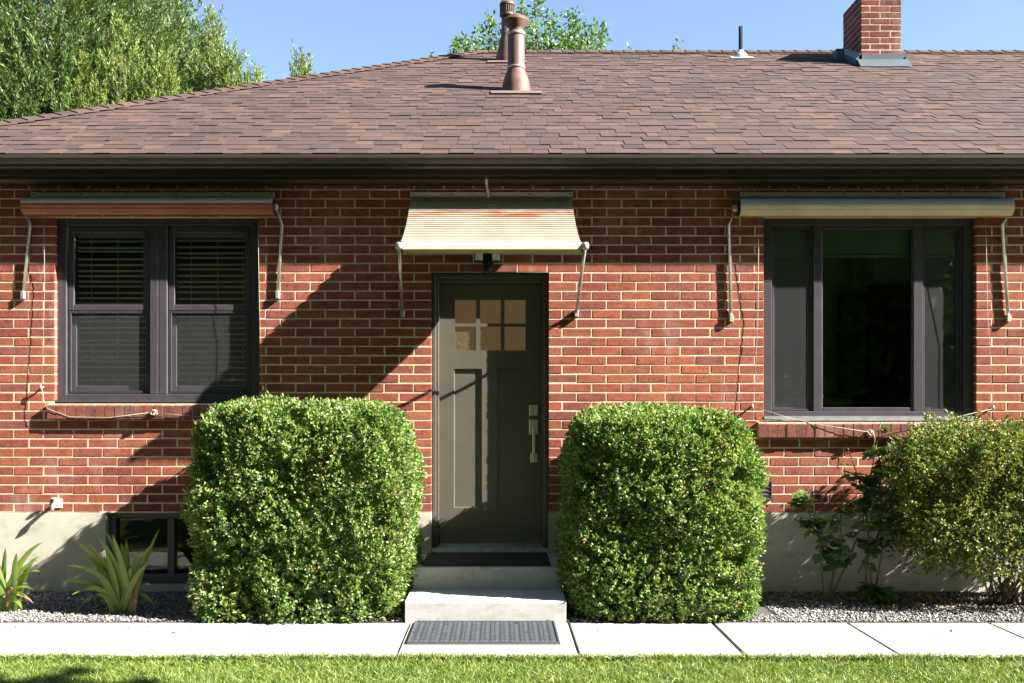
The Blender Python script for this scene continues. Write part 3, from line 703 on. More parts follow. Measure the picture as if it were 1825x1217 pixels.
# door awning, unrolled
AP = .60
aw = empty('door_awning', (0, 0, PZ(350))); tag(aw, 'unrolled cream slatted metal awning with faded red stripes over the front door', 'awning', None)
def loc(o): o.location = (0, 0, -PZ(350)); return o
ax0, ax1 = PX(731.5), PX(1020)
rail = loc(MB().bbox(ax0, ax1, -.022, -.003, PZ(350.5), PZ(343), .002).build('head_rail', M['rail'], aw))
screws(rail, [ax0+.02, ax0+.31, ax0+.60, ax0+.90, ax1-.02], -.022, PZ(347))
zA, zB = PZ(352), PZ(431, -AP); ns = 23
for i in range(ns):
    t0, t1 = i/ns, (i+1)/ns
    f = lambda t: (-.014-(AP-.02)*t, zA+(zB-zA)*t-.028*math.sin(math.pi*t))
    (ya, za), (yb2, zb2) = f(t0), f(t1)
    wx = lambda t: .018*t*t
    mat = 'slat_red' if i in (6, 7, 8) else ('slat_white' if i in (5, 22) else 'slat_cream')
    m = MB(); hmid = .007; n_ = Vector((0, (zb2-za), -(yb2-ya))).normalized(); n_ = n_ if n_.z > 0 else -n_
    pr = []
    for t, h in ((0, -.004), (.08, .003), (.25, hmid*.95), (.5, hmid), (.66, hmid*.55), (.72, -.004)):
        pr.append((ya+(yb2-ya)*t+n_.y*h, za+(zb2-za)*t+n_.z*h))
    pr += [(y-n_.y*.0016, z-n_.z*.0016) for y, z in reversed(pr)]
    e = wx((t0+t1)/2); m.extrude(pr, ax0+.004-e, ax1-.004+e); loc(m.build('slat', M[mat], aw))
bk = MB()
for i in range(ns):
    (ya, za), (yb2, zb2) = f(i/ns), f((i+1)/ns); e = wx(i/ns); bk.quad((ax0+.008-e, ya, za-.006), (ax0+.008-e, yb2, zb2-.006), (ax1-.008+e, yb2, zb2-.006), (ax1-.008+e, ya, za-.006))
loc(bk.build('gap_shade_sheet', M['slat_dark'], aw))  # dark sheet added to shade the slat gaps and stop light leaking through
b0, b1_ = PX(717.5, -AP), PX(1036.5, -AP)
loc(MB().extrude([(-AP+.012, PZ(430.5, -AP)), (-AP-.006, PZ(432, -AP)), (-AP-.012, PZ(437, -AP)), (-AP-.012, PZ(444.5, -AP)), (-AP+.012, PZ(444.5, -AP))], b0, b1_).build('front_bar', M['slat_white'], aw))
loc(MB().extrude([(-AP+.008, PZ(444.8, -AP)), (-AP-.008, PZ(444.8, -AP)), (-AP-.001, PZ(450.5, -AP)), (-AP+.012, PZ(450.5, -AP))], b0+.003, b1_-.003).build('valance', M['olive'], aw))
sub = empty('x'); bpy.data.objects.remove(sub)
def arm_at(parent, dz, f, k, t):
    n0 = set(C.objects); arm(parent, f, k, t)
    for o in set(C.objects)-n0:
        if o.parent == parent: o.location.z += dz
arm_at(aw, -PZ(350), (PX(718), -.02, PZ(557)), None, (PX(711, -AP), -AP, PZ(438, -AP)))
arm_at(aw, -PZ(350), (PX(1027), -.02, PZ(557)), None, (PX(1043, -AP), -AP, PZ(438, -AP)))
# rolled awnings over the windows
def rolled(name, label, rail_px, roll_px, zr, rad, cols, arms, cords, cleats, knot):
    base = PZ(347); A = empty(name, (0, 0, base)); tag(A, label, 'awning')
    dz = lambda o: (setattr(o, 'location', (0, 0, -base)), o)[1]
    x0, x1 = PX(rail_px[0]), PX(rail_px[1])
    rl = dz(MB().bbox(x0, x1, -.02, -.003, PZ(351), PZ(343.5), .002).build('head_rail', M['rail'], A))
    screws(rl, [x0+.02+(x1-x0-.04)*f for f in (0, .2, .39, .6, .8, 1)], -.02, PZ(347))
    yc = -rad-.016; r0, r1 = PX(roll_px[0], yc), PX(roll_px[1], yc); zc = zr
    n = len(cols)
    for i in range(n):                     # slats wound round the roll, from the top front down and under
        t0, t1 = math.radians(75-i*250/n), math.radians(75-(i+1)*250/n)
        pr = [(yc-math.cos(t)*rad*q, zc+math.sin(t)*rad*q) for t, q in ((t0, 1.0), (t0*.7+t1*.3, 1.07), (t0*.3+t1*.7, 1.06), (t1, .98))]
        pr += [(yc-math.cos(t)*rad*.93, zc+math.sin(t)*rad*.93) for t in (t1, t0)]
        dz(MB().extrude(pr, r0, r1).build('slat', M[cols[i]], A))
    core = MB().tube([(r0+.004, yc, zc), (r1-.004, yc, zc)], rad*.925, 20); dz(core.build('roll_core', M['black'], A))
    lead = MB(); lead.extrude([(-.012, PZ(351.2)), (yc-.01, zc+rad*1.0), (yc, zc+rad*1.02), (-.008, PZ(350.9)-.006)], x0+.01, x1-.01); dz(lead.build('top_slat', M['slat_grey'], A))
    for f, k, t in arms:
        arm_at(A, -base, (PX(f[0]), -.017, PZ(f[1])), (PX(k[0], -.03), -.021, PZ(k[1], -.03)), (PX(t[0], yc), yc, PZ(t[1], yc)))
    for pts in cords:
        P3 = [(PX(a), -d, PZ(b, -d)) for a, b, d in pts]; dz(MB().tube(P3, .0017, 5).build('pull_cord', M['cord'], A, True))
    for a, b in cleats:
        x, z = PX(a), PZ(b); m = MB(); m.tube([(x, -.001, z), (x, -.04, z)], [.008, .006], 8); m.tube([(x-.004, -.042, z+.02), (x, -.045, z), (x+.004, -.042, z-.02)], .007, 8); dz(m.build('cord_cleat', M['cast'], A, True))
    if knot:
        m = MB(); x, z, d = PX(knot[0], -.07), PZ(knot[1], -.07), -.062
        for k in range(5):
            a = random.uniform(0, 3); m.tube([(x+.026*math.cos(a+t)*math.cos(a), d+.012*math.sin(t*1.3+k), z+.018*math.sin(a+t)) for t in np.linspace(0, 5.5, 12)], .0042, 5)
        dz(m.build('cord_knot', M['cord'], A, True))
    return A
ra = .062
rolled('window_awning', 'rolled up awning with red brown slats over the double window with blinds', (57, 490), (43, 488), PZ(367.5, -.08), ra,
       ['slat_grey','slat_white','slat_brown','slat_brown','slat_orange','slat_brown','slat_brown','olive'],
       [((43,525),(53,401),(43,368)), ((496,525),(502.5,401),(491,369))],
       [[(84,384,.06),(83,500,.03),(79,690,.04)], [(79,690,.042),(83,712,.05),(90,728,.055),(130,743,.052),(200,744,.052),(272,735,.064)], [(276,735,.064),(330,740,.053),(400,747,.053)],
        [(463,384,.06),(464,550,.03),(470,690,.042)], [(470,690,.044),(466,712,.05),(440,742,.053),(400,747,.053)]],
       [(77.5,690), (471,692)], (274,735))
rolled('window_awning', 'rolled up awning with silver and cream slats over the wide window with bare glass', (1319, 1789), (1317, 1801), PZ(370, -.08), ra+.002,
       ['slat_grey','slat_grey','slat_tan','slat_tan','slat_tan','slat_orange','slat_orange','olive'],
       [((1302,566),(1300,400),(1310,371)), ((1795,566),(1788,400),(1799,376))],
       [[(1349,388,.06),(1349,560,.03),(1341,725,.042)], [(1341,725,.044),(1400,743,.02),(1460,757,.06),(1550,771,.07)], [(1555,771,.07),(1660,752,.06),(1766,728,.044)], [(1750,388,.06),(1757,560,.03),(1765,727,.042)],
        [(1552,773,.072),(1553,784,.074),(1550,796,.072)]],
       [(1339,725), (1766,727)], (1552,771))
# ---- floodlight, conduit, hose tap, wall vent
fx, fz = PX(869.5), PZ(463)
fld = empty('security_light', (fx, 0, fz)); tag(fld, 'black twin head security floodlight with motion sensor above the front door', 'wall light')
MB().tube([(0,-.0005,.0),(0,-.03,.0)], [.05,.045], 16).build('base', M['black'], fld); MB().rbox(-.03, .03, -.075, -.028, -.022, .03, .008).build('housing', M['black'], fld)
for s, xx in ((-1, -.066), (1, .062)):
    h = MB().rbox(xx-.034, xx+.034, -.14, -.085, -.026, .034, .008); h.tube([(xx, -.085, 0), (xx*.4, -.05, 0)], .014, 8); ho = h.build('lamp_head', M['black'], fld)
    MB().bbox(xx-.028, xx+.028, -.149, -.1405, -.022, .028, .003).build('lens', M['lamp'], ho)
sn = MB(); sn.tube([(0,-.055,-.02),(0,-.065,-.055)], .011, 8); sn.lathe([(.0,-.12),(.018,-.118),(.032,-.10),(.034,-.075),(.026,-.055),(.0,-.05)], (0,-.07,0), 14); sn.build('motion_sensor', M['black'], fld, True)
cdp = [(868,306,.10),(866.5,316,.065),(867,328,.04),(869,340,.03),(870.5,352,.028)]
cd = MB().tube([(PX(a, -d), -d, PZ(b, -d)) for a, b, d in cdp], .0115, 8); tag(cd.build('conduit', M['white'], None, True), 'short white bent conduit from the eave to the door awning', 'conduit')
tx, tz = PX(103), PZ(898)
tap = empty('hose_tap', (tx, -.002, tz)); tag(tap, 'small weathered hose tap on the brick wall beside the basement window', 'tap')
MB().bbox(-.035, .035, -.006, -.0005, -.03, .04, .003).build('plate', M['rail'], tap); MB().tube([(0,-.005,.01),(0,-.06,.008),(0,-.09,-.01),(0,-.10,-.04)], [.016,.014,.015,.014], 10).build('spout', M['cast'], tap, True)
hw = MB(); hw.tube([(0,-.055,.01),(-.005,-.062,.04)], .006, 8); hw.lathe([(.0,.038),(.024,.04),(.026,.046),(.022,.052),(.0,.052)], (-.005,-.062,0), 12); hw.build('handle', M['cast'], tap, True)
vx = ((VENT[0]+VENT[1])/2, (VENT[2]+VENT[3])/2); vh, vw = (VENT[3]-VENT[2])/2, (VENT[1]-VENT[0])/2
vt = empty('wall_vent', (vx[0], 0, vx[1])); tag(vt, 'dark louvred vent set in the brick wall beside the clipped bush', 'vent')
MB().ring(-vw+.002, vw-.002, -vh+.002, vh-.002, (.012,.012,.014,.014), -.016, .06, .003).build('frame', M['vent'], vt); MB().box(-vw+.01, vw-.01, .05, .058, -vh+.01, vh-.01).build('back', M['under'], vt)
for i in range(4):
    zc = vh-.03-i*.031; MB().extrude([(-.013, zc-.016), (.012, zc+.012), (.014, zc+.010), (-.010, zc-.018)], -vw+.014, vw-.014).build('louvre', M['vent'], vt)
# iron plate remains above the door (flat steel lintel)
MB().box(OD[0]-.08, OD[1]+.08, .004, .1, OD[3]-.0012, OD[3]+.004).build('door_lintel', M['bronze'], house)

# ================================================================== PLANTS
def superell(n, a, b, c, e):
    """points + normals on a rounded box (half sizes a,b,c), bottom open"""
    ar = np.array([b*c, b*c, a*c, a*c, a*b]); f = rng.choice(5, n, p=ar/ar.sum()); u = rng.uniform(-1, 1, (n, 3))
    for i, (ax, s) in enumerate(((0, 1), (0, -1), (1, 1), (1, -1), (2, 1))): u[f == i, ax] = s
    k = (np.abs(u)**e).sum(1)**(-1/e); p = u*k[:, None]
    nr = unit(np.sign(p)*np.abs(p)**(e-1)/np.array([a, b, c])); return p*np.array([a, b, c]), nr
def lumps(P, sc, seed):
    r = np.random.default_rng(seed); out = np.zeros(len(P))
    for i in range(10):
        k = r.normal(size=3)*sc*(1+.35*i); out += np.sin(P@k+r.uniform(0, 6.28))/(1+.35*i)
    return out/3.2
def sprigs(P, D, nleaf, L, W, slen, spread=1.0):
    n = len(P); D = unit(D)
    i = np.repeat(np.arange(n), nleaf); t = rng.uniform(0, 1, len(i))
    base = P[i]+D[i]*(t*slen)[:, None]+rng.normal(size=(len(i), 3))*.004
    ax = D[i]*(.25+.9*t)[:, None]+rng.normal(size=(len(i), 3))*.62*spread
    return leaves(base, ax, L*rng.uniform(.7, 1.2, len(i)), W*rng.uniform(.75, 1.15, len(i)))
def bush(cx, cy, a, b, h, seed, label, name='boxwood_bush', n=11500):
    root = empty(name, (cx, cy, 0)); tag(root, label, 'bush', 'clipped boxwood bushes flanking the steps')
    c = h*.60; zc = h-c; P, Nn = superell(int(n*1.25), a, b, c, 4.8); ok = P[:, 2] > -zc+.0; P, Nn = P[ok], Nn[ok]; n = len(P)
    lp = lumps(P, 4.0, seed); dep = np.abs(rng.normal(size=n))*.038+.05*(rng.random(n) < .12)
    hole = lumps(P, 8, seed+5); dep = dep+np.clip(hole-.25, 0, 1)*.22
    P = P+Nn*(lp*.05-dep)[:, None]; P[:, 2] += zc; tz = P[:, 2]/h
    P[:, 0] *= 1-.05*np.clip(.25-tz, 0, 1)/.25; P[:, 1] *= 1-.05*np.clip(.15-tz, 0, 1)/.15
    D = Nn+np.array([0, 0, .45])+rng.normal(size=(n, 3))*.35
    V, F = sprigs(P-unit(D)*.04, D, 9, .027, .0165, .06)
    V[:, 2] = np.maximum(V[:, 2], .004)
    np_mesh('foliage', V, F, M['box'], root)
    dsel = (lumps(P, 7, seed+30) > .62) & (rng.random(n) < .5) | (rng.random(n) < .012)
    V, F = sprigs(P[dsel]-unit(D[dsel])*.03, D[dsel], 7, .024, .012, .055); V[:, 2] = np.maximum(V[:, 2], .004); tag(np_mesh('dry_foliage', V, F, M['dry'], root), kind='stuff')
    V2, F2 = sprigs(np.stack([rng.uniform(-a*.8, a*.8, 2600), rng.uniform(-b*.75, b*.75, 2600), rng.uniform(.1, h*.85, 2600)], 1), rng.normal(size=(2600, 3)), 9, .035, .022, .08)
    np_mesh('inner_foliage', V2, F2, M['box'], root)
    for i in range(9):
        x, y = random.uniform(-a*.35, a*.35), random.uniform(-b*.3, b*.3); m = MB()
        m.tube([(x*.5, y*.5, -.02), (x, y, .35), (x*1.7, y*1.6, h*.75)], [.018, .012, .005], 6); m.build('stem', M['stem'], root, True)
bush(PX(552, -.62), -.63, .735, .555, PZ(714, -.6), 3, 'wider clipped boxwood bush below the double window on the hose tap side of the steps')
bush(PX(1173, -.62), -.63, .655, .555, PZ(726, -.6), 9, 'narrower clipped boxwood bush beside the wall vent and the door handle side of the steps')

# loose shrub on the right
def loose(cx, cy, label):
    root = empty('loose_shrub', (cx, cy, 0)); tag(root, label, 'shrub')
    tips = []
    for i in range(34):
        a = random.uniform(0, 6.28); rr = random.uniform(.15, 1)**.6
        t = Vector((rr*.60*math.cos(a), rr*.36*math.sin(a)-.03, 1.20-.42*rr*rr+random.uniform(-.12, .06)))
        b0 = Vector((random.uniform(-.2, .2), random.uniform(-.09, .09), -.02)); mid = b0.lerp(t, random.uniform(.35, .6))+Vector((random.uniform(-.09, .09), random.uniform(-.05, .05), random.uniform(-.08, .05)))
        MB().tube([b0, mid, t], [random.uniform(.005, .011), .005, .0025], 6).build('stem', M['stem'], root, True)
        tips.append((b0, mid, t))
    n = 25000; u = rng.uniform(-1, 1, (n, 3)); e = (np.abs(u)**3.2).sum(1)**(1/3.2); ok = e < 1; u, e = u[ok], e[ok]
    rad_ = 1+.22*lumps(unit(u)*3, 1.6, 33); P = u*np.array([.80, .42, .55])*rad_[:, None]+np.array([0, -.04, .70]); n = len(P)
    keep = (lumps(P, 6.5, 21) > -.30) & (P[:, 2] > .12+.16*rng.random(n)) & (rng.random(n) < .35+.65*e**2) & (rng.random(n) < np.clip(P[:, 2]/.62, .12, 1)**1.3)
    P = P[keep]
    D = (P-np.array([0, 0, .4]))+rng.normal(size=P.shape)*.35+np.array([0, 0, .2])
    V, F = sprigs(P, D, 10, .024, .0145, .085); np_mesh('foliage', V, F, M['shrub'], root)
loose(PX(1796, -.5), -.52, 'loose twiggy shrub with yellow green tips and bare stems under the wide window')

# rose
def rose():
    root = empty('rose_bush', (PX(1530, -.45), -.45, 0)); tag(root, 'leggy rose bush with thin canes in front of the pale foundation', 'rose bush')
    lf = []
    V = []; F = []
    def leaflet(base, d, L, W):
        d = Vector(d).normalized(); s = Vector((-d.y, d.x, 0)).normalized() if abs(d.z) < .9 else Vector((1, 0, 0)); n0 = len(V); up = Vector((0, 0, 1))
        pts = [(0, 0, 0), (.3, .42, .05), (.65, .42, .04), (1, 0, -.06), (.65, -.42, .04), (.3, -.42, .05), (.5, 0, -.03)]
        for t, q, h in pts: V.append(tuple(Vector(base)+d*L*t+s*W*q+up*h*L))
        for k in range(6): F.append((n0+6, n0+k, n0+(k+1) % 6))
    for dd, st in (((1, 0, 0), .05), ((.35, 1, 0), .045), ((.35, -1, 0), .045), ((.25, 1, 0), .018), ((.25, -1, 0), .018)): leaflet((st, 0, 0), dd, .056, .044)
    mb = MB(); mb.v = V; mb.f = F; mb.tube([(0, 0, -.001), (.05, 0, -.001)], .0012, 4); me = mb.mesh('leaf', M['rose'])
    ox = PX(1530, -.45)
    canes = [([(1470,1062),(1462,960),(1440,900),(1430,872)], .12), ([(1475,1060),(1520,990),(1545,930),(1560,860),(1585,752)], .20), ([(1540,1050),(1555,960),(1552,880),(1530,800)], .30),
             ([(1470,1060),(1500,985),(1500,925),(1505,890)], .05), ([(1530,1020),(1560,975),(1590,930),(1602,915)], .25), ([(1540,1052),(1555,1040),(1570,1060)], -.05), ([(1548,930),(1570,860),(1598,800)], .22), ([(1556,1050),(1580,950),(1572,870),(1592,790)], .12), ([(1480,1060),(1490,1000),(1462,950),(1448,925)], .18), ([(1560,1052),(1545,1000),(1568,940),(1610,905)], -.08)]
    for pts, yo in canes:
        y0 = -.45; P3 = [Vector((PX(a, y0)-ox, yo*(i/len(pts)), PZ(b, y0))) for i, (a, b) in enumerate(pts)]
        if pts[0][1] > 1045: P3[0].z = -.01
        MB().tube(P3, [.0075-.0045*i/(len(P3)-1) for i in range(len(P3))], 6).build('cane', M['rose_stem'], root, True)
        tot = len(P3)-1
        for k in range(24):
            t = random.uniform(.22, 1)*tot; i = min(int(t), tot-1); p = P3[i].lerp(P3[i+1], t-i)
            o = link(bpy.data.objects.new('leaf', me), root); o.location = p; s = random.uniform(.8, 1.4); o.scale = (s, s, s)
            o.rotation_euler = (random.uniform(-.7, .7), random.uniform(-.3, .7), random.uniform(0, 6.28))
rose()

# iris clumps
def iris(px, py, yb, leavespec, label):
    x0 = PX(px, yb); root = empty('iris_plant', (x0, yb, 0)); tag(root, label, 'plant', 'sword leaved plants in the gravel bed')
    for (tx, ty, wd, curl, mat, dy) in leavespec:
        tip = Vector((PX(tx, yb+dy)-x0, dy, PZ(ty, yb+dy))); b = Vector((random.uniform(-.07, .07)+tip.x*.12, random.uniform(-.05, .05), .0))
        m = MB(); nseg = 10; side = Vector((random.uniform(.85, 1), random.uniform(-.35, .35), .25)).normalized()
        ctrl = b.lerp(tip, .5)+Vector((-tip.x*.18, 0, curl*1.5))
        for k in range(nseg+1):
            t = k/nseg; p = b*(1-t)**2+ctrl*2*t*(1-t)+tip*t*t; d = ((ctrl-b)*(1-t)+(tip-ctrl)*t).normalized()
            s = (side-d*side.dot(d)).normalized(); n_ = s.cross(d); wv_ = 1.3*wd*(min(1, .6+1.6*t))*(1-t**3.5)**.8+.0006
            m.v += [tuple(p-s*wv_), tuple(p+n_*wv_*.22), tuple(p+s*wv_)]
        for k in range(nseg):
            a = 3*k; m.f += [(a, a+1, a+4, a+3), (a+1, a+2, a+5, a+4)]
        m.build('leaf', M[mat], root, True)
iris(228, 1080, -.80, [(187,945,.019,.06,'iris',.05),(135,965,.017,.10,'iris',.0),(140,990,.014,.09,'iris',-.04),(216,967,.02,.03,'iris',-.02),(247,985,.021,.04,'iris',-.05),(284,942,.013,.02,'iris',.06),(160,970,.02,.05,'iris',.0),(188,983,.02,.02,'iris',-.06),
     (108,1037,.013,.10,'iris',-.03),(138,1047,.012,.10,'iris',-.05),(145,1078,.012,.13,'iris',-.07),(276,1080,.013,.14,'iris',.0),(250,996,.014,.02,'dry',.02),(272,1045,.012,.12,'dry',.03),(205,1000,.02,.03,'iris',.04),(236,1010,.017,.05,'iris',-.07),(225,960,.016,.02,'iris',.08),(120,1008,.015,.12,'iris',-.10),(152,1018,.016,.10,'iris',-.12),(262,1005,.015,.05,'iris',-.10),(172,955,.018,.07,'iris',-.08),(270,970,.014,.04,'iris',-.03),(128,1060,.013,.13,'iris',-.12),(200,952,.017,.03,'iris',-.10)],
     'upright sword leaved plant in gravel in front of the basement window')
iris(8, 1078, -.78, [(76,966,.017,.10,'iris',.0),(66,998,.015,.07,'iris',-.03),(70,992,.017,.10,'iris',.03),(34,1012,.013,.06,'iris',.0),(50,1040,.014,.08,'iris',-.05),(46,1065,.015,.10,'iris',-.07),(60,1075,.01,.12,'dry',-.04),(-30,960,.018,.08,'iris',.0),(-60,990,.018,.08,'iris',.04),(-80,1040,.016,.1,'iris',-.02),(10,975,.018,.03,'iris',.05),(-10,1000,.018,.04,'iris',-.04),(25,1050,.012,.1,'dry',-.06),(40,1085,.014,.09,'iris',-.1),(72,1018,.014,.12,'iris',-.08),(58,980,.016,.08,'iris',-.06),(30,985,.017,.05,'iris',-.1),(62,1052,.013,.12,'iris',-.12)],
     'yellowing arching sword leaved plant against the sunlit foundation below the hose tap')

# gravel, litter, grass
def scatter(n, x0, x1, y0, y1): return np.stack([rng.uniform(x0, x1, n), rng.uniform(y0, y1, n), np.zeros(n)], 1)
def pebbles(P, smin, smax, mat, name, parent):
    n = len(P); B = np.array([[1,0,0],[-1,0,0],[0,1,0],[0,-1,0],[0,0,1],[0,0,-1]], float); FB = np.array([[0,2,4],[2,1,4],[1,3,4],[3,0,4],[2,0,5],[1,2,5],[3,1,5],[0,3,5]])
    s = rng.uniform(smin, smax, (n, 1, 1)); sh = rng.uniform(.6, 1.3, (n, 6, 3)); a = rng.uniform(0, 6.28, n); ca_, sa_ = np.cos(a), np.sin(a)
    V = B[None]*s*sh+rng.normal(size=(n, 6, 3))*s*.18; V[:, :, 2] *= .7
    X = V[:, :, 0]*ca_[:, None]-V[:, :, 1]*sa_[:, None]; Y = V[:, :, 0]*sa_[:, None]+V[:, :, 1]*ca_[:, None]
    V = np.stack([X, Y, V[:, :, 2]], 2)+P[:, None, :]; F = (FB[None]+np.arange(n)[:, None, None]*6).reshape(-1, 3)
    return np_mesh(name, V.reshape(-1, 3), F, M[mat], parent)
G = np.concatenate([scatter(17000, -4.7, -1.9, -1.11, -.03), scatter(14000, 1.85, 4.6, -1.11, -.03), scatter(3500, -2.1, 2.0, -1.11, -.9), scatter(2500, -7, -4.7, -1.1, -.03)])
G[:, 2] = rng.uniform(.0, .010, len(G))
tag(pebbles(G, .006, .0135, 'pebble', 'gravel', None), 'grey gravel filling the bed along the foundation', 'gravel', kind='stuff')
n = 900; Lp = np.concatenate([scatter(500, 2.6, 4.4, -.75, -.15), scatter(250, -2.9, -2.2, -.95, -.3), scatter(150, -.75, -.5, -1.12, -.8), scatter(26, -3.3, 3.4, -1.5, -1.13)]); Lp[:, 2] = .012+rng.random(len(Lp))*.008
V, F = leaves(Lp, rng.normal(size=(len(Lp), 3))*np.array([1, 1, .25]), .03, .014); tag(np_mesh('leaf_litter', V, F, M['dry']), 'brown fallen leaf litter under the shrubs', 'leaf litter', kind='stuff')
def blades(n, x0, x1, y0, y1, zb, hmin, hmax):
    P = scatter(n, x0, x1, y0, y1); P[:, 2] = zb
    h = rng.uniform(hmin, hmax, n)*(1+.25*lumps(P, 3, 8)); lean = rng.normal(size=(n, 3))*.42; lean[:, 2] = 1; D = unit(lean)
    T = unit(np.cross(D, rng.normal(size=(n, 3)))); wd = rng.uniform(.0013, .0027, n)[:, None]; h = h[:, None]
    bend = np.stack([lean[:, 0], lean[:, 1], np.zeros(n)], 1)*h*.55
    V = np.stack([P-T*wd, P+T*wd, P+D*h*.55+T*wd*.85, P+D*h*.55-T*wd*.85, P+D*h+bend-np.array([0, 0, .1])*h], 1).reshape(-1, 3); b = np.arange(n)[:, None]*5
    return V, np.concatenate([b+[[0,1,2]], b+[[0,2,3]], b+[[3,2,4]]], 1).reshape(-1, 3)
parts = [blades(72000, -3.3, 3.4, -2.80, -2.05, -.045, .035, .068), blades(6500, -3.4, 3.5, -2.075, -2.035, -.02, .03, .062), blades(14000, -5.5, 5.5, -3.8, -2.8, -.045, .035, .065)]
off = 0; VV = []; FF = []
for V, F in parts: VV.append(V); FF.append(F+off); off += len(V)
tag(np_mesh('lawn_grass', np.concatenate(VV), np.concatenate(FF), M['grass']), 'mown green lawn grass edging the sidewalk', 'grass', kind='stuff')

# ================================================================== TREES
def conifer(loc_, height, radius, label, mat, name, nspray=1500, blade=.16, ups=.5, group=None, seed=1, base=1.0):
    root = empty(name, loc_); tag(root, label, 'tree', group)
    MB().tube([(0,0,-.3),(0,0,height*.5),(0,0,height*.96)], [.16,.09,.015], 8).build('trunk', M['bark'], root, True)
    t = 1-rng.random(nspray)**.62; z = base+t*(height-base); a = rng.uniform(0, 6.28, nspray)
    prof = radius*np.minimum(1, (1-t)*2.4)**.8
    P0 = np.stack([np.cos(a), np.sin(a), np.zeros(nspray)], 1)
    lp = 1+.30*lumps(np.stack([np.cos(a)*2, np.sin(a)*2, z*1.1], 1), 1.3, seed); r = prof*lp*(.35+.65*rng.random(nspray)**.45)
    P = P0*r[:, None]; P[:, 2] = z
    D = unit(P0*(1-ups)+np.array([0, 0, ups])+rng.normal(size=P.shape)*.18)
    nb = 36; i = np.repeat(np.arange(nspray), nb); s = rng.random(len(i)); ln = blade*rng.uniform(2.6, 5.2, nspray)
    base_ = P[i]+D[i]*(s*ln[i])[:, None]+rng.normal(size=(len(i), 3))*(blade*.22*(1.15-s))[:, None]
    ax = D[i]+rng.normal(size=(len(i), 3))*.36; V, F = leaves(base_, ax, blade*rng.uniform(.5, 1.0, len(i)), blade*.17, .2)
    np_mesh('crown', V, F, M[mat], root)
    lim = MB()
    for k in range(0, nspray, max(1, nspray//90)):
        lim.tube([(0, 0, max(.4, P[k][2]-.4)), tuple(P[k])], [.025, .006], 4, False)
    tag(lim.build('limbs', M['bark'], root), kind='stuff')
TY = 11.0
def tp(px, py, y): return PX(px, y), PZ(py, y)
conifer((PX(70, 12.5), 12.5, 0), 12.5, 2.5, 'tall blue green conifer with the broadest crown rising behind the roof', 'conifer', 'conifer_tree', 9500, .15, .5, seed=2)
conifer((PX(225, 13.5), 13.5, 0), 11.6, 1.75, 'tall blue green conifer standing between the broad conifer and the yellow green spires', 'conifer', 'conifer_tree', 8000, .145, .55, seed=6)
conifer((PX(-60, 11.8), 11.8, 0), 11.0, 1.7, 'tall blue green conifer at the outer side of the broad conifer past the hip corner', 'conifer', 'conifer_tree', 5500, .14, .5, seed=8)
grp = 'yellow green arborvitae spires behind the roof'
for i, (px, py, y, rad) in enumerate([(215,58,11,.85),(375,40,11.4,.62),(290,105,10.8,.7),(415,105,10.9,.5),(455,142,11,.35),(538,112,11.2,.33),(150,120,10.8,.7)]):
    conifer((PX(px, y), y, 0), PZ(py, y), rad, ['yellow green arborvitae with the broad pale crown against the blue green conifers','yellow green arborvitae spire with the tallest tip against the sky','yellow green arborvitae in the dense middle of the row behind the hip','small yellow green arborvitae beside the tallest spire','low arborvitae tip just clearing the hip line','lone arborvitae tip poking over the hip line by itself','yellow green arborvitae in front of the broad conifer'][i],
            'arbor', 'arborvitae', 2300, .095, .8, grp, 10+i, 1.5)
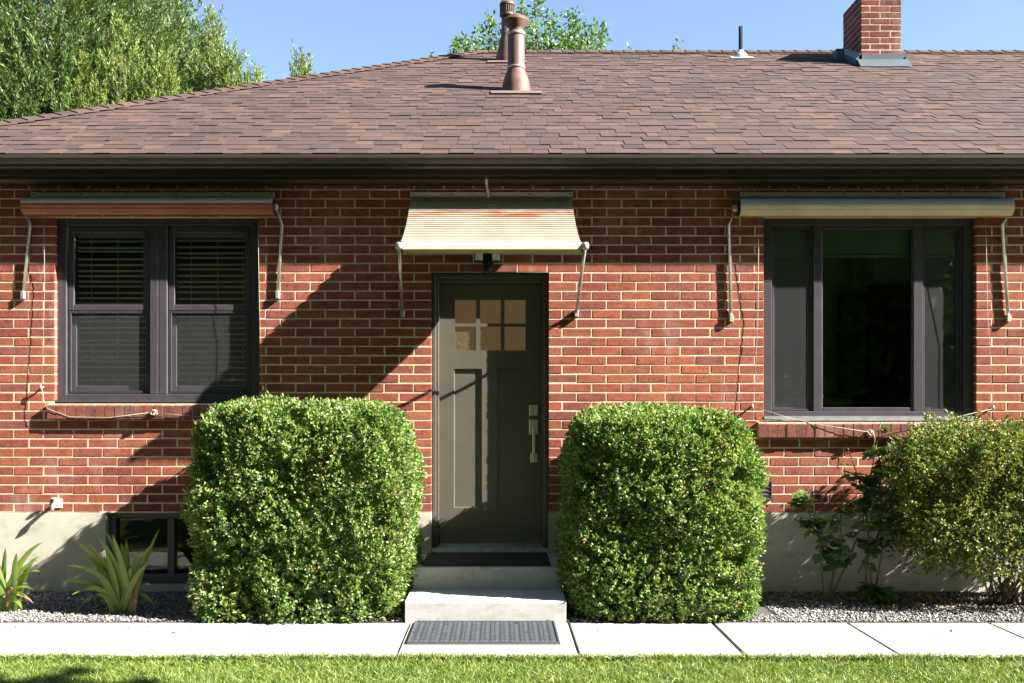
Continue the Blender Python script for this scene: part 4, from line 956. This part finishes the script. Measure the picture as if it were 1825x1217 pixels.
def pear():
    y = 11.0; cx = PX(940, y); root = empty('leafy_tree', (cx, y, 0)); tag(root, 'leafy green broadleaf tree rising behind the ridge and flue pipes', 'tree')
    MB().tube([(0,0,-.3),(.1,0,2.2),(0,.1,4.2),(.1,0,6)], [.2,.17,.12,.06], 10).build('trunk', M['bark'], root, True)
    tips = []
    spec = [(870,28),(930,8),(960,-20),(905,40),(985,25),(1020,18),(1055,40),(1075,50),(850,50),(822,68),(812,80),(1000,60),(1040,70),(890,70),(950,45),(840,85),(1065,80),(1015,90),(768,92),(1122,82),(1160,88),(1215,64),(1140,98),(920,70),(970,80),(1030,45),(865,95),(990,100)]
    PP = []; DD = []
    for i, (a, b) in enumerate(spec):
        yy = random.uniform(-.9, .9); t = Vector((PX(a, y+yy)-cx, yy, PZ(b, y+yy))); b0 = Vector((t.x*.25, t.y*.3, 5.0+random.uniform(-.8, .8)))
        thin = i in (18, 19, 20, 21, 22)
        mid = b0.lerp(t, .55)+Vector((t.x*.12, 0, .1)); MB().tube([b0, mid, t], [.035, .02, .004], 6).build('limb', M['bark'], root, True)
        nl = 34 if thin else 430
        s = rng.uniform(.62 if thin else .45, 1.0, nl); q = np.array(mid)[None]+(np.array(t)-np.array(mid))[None]*((s-.45)/.55)[:, None]
        q = q+rng.normal(size=(nl, 3))*((.05 if thin else .25)*(1.25-s))[:, None]; PP.append(q); DD.append(unit(rng.normal(size=(nl, 3))+np.array([0, 0, .25])))
    nl = 5200; u = unit(rng.normal(size=(nl, 3))); q = u*(rng.random(nl)**.33)[:, None]*np.array([1.55, 1.3, 1.75])+np.array([.0, 0, 6.3]); PP.append(q); DD.append(unit(rng.normal(size=(nl, 3))))
    P = np.concatenate(PP); D = np.concatenate(DD); V, F = leaves(P, D, rng.uniform(.06, .11, len(P)), rng.uniform(.035, .055, len(P)), .18)
    np_mesh('crown', V, F, M['pear'], root)
pear()
# street trees mirrored in panes, grown to cut sky light; left pair added likewise
grp2 = 'trees across the lawn mirrored in the window glass'
src = None
random.seed(41); rng = np.random.default_rng(43)
spots = [(-24+3.5*k+random.uniform(-.5, .5), (-13.9 if k % 2 else -16.6)+random.uniform(-.4, .4), random.uniform(1.5, 1.75)) for k in range(14)]+[(-14, -6, 1.3), (-15, -1.5, 1.2), (5.6, -7.05, .8)]
for i, (x, y, s) in enumerate(spots):
    if src is None:
        src = empty('street_tree', (x, y, 0)); tag(src, 'dense green broadleaf tree out of view, mirrored in the panes or added to block sky light', 'tree', grp2)
        MB().tube([(0,0,-.3),(0,0,3),(.2,0,6)], [.22,.17,.06], 10).build('trunk', M['bark'], src, True)
        nl = 17000; u = unit(rng.normal(size=(nl, 3))); q = u*(.35+.65*rng.random(nl)**.5)[:, None]*np.array([2.9, 2.4, 4.6])*(1+.25*lumps(u*3, 1.4, 3))[:, None]+np.array([0, 0, 5.2])
        V, F = leaves(q, rng.normal(size=(nl, 3)), .26, .19, .2); np_mesh('crown', V, F, M['pear'], src)
    else:
        o = src.copy(); link(o); o.location = (x, y, 0); o.scale = (s, s, s); o.rotation_euler.z = i*1.3
        if i == len(spots)-1: o['label'] = 'smaller broadleaf tree standing alone on the lawn'; del o['group']
        for ch in [c for c in src.children]:
            d = ch.copy(); link(d); d.parent = o
print('objects', len(bpy.data.objects))
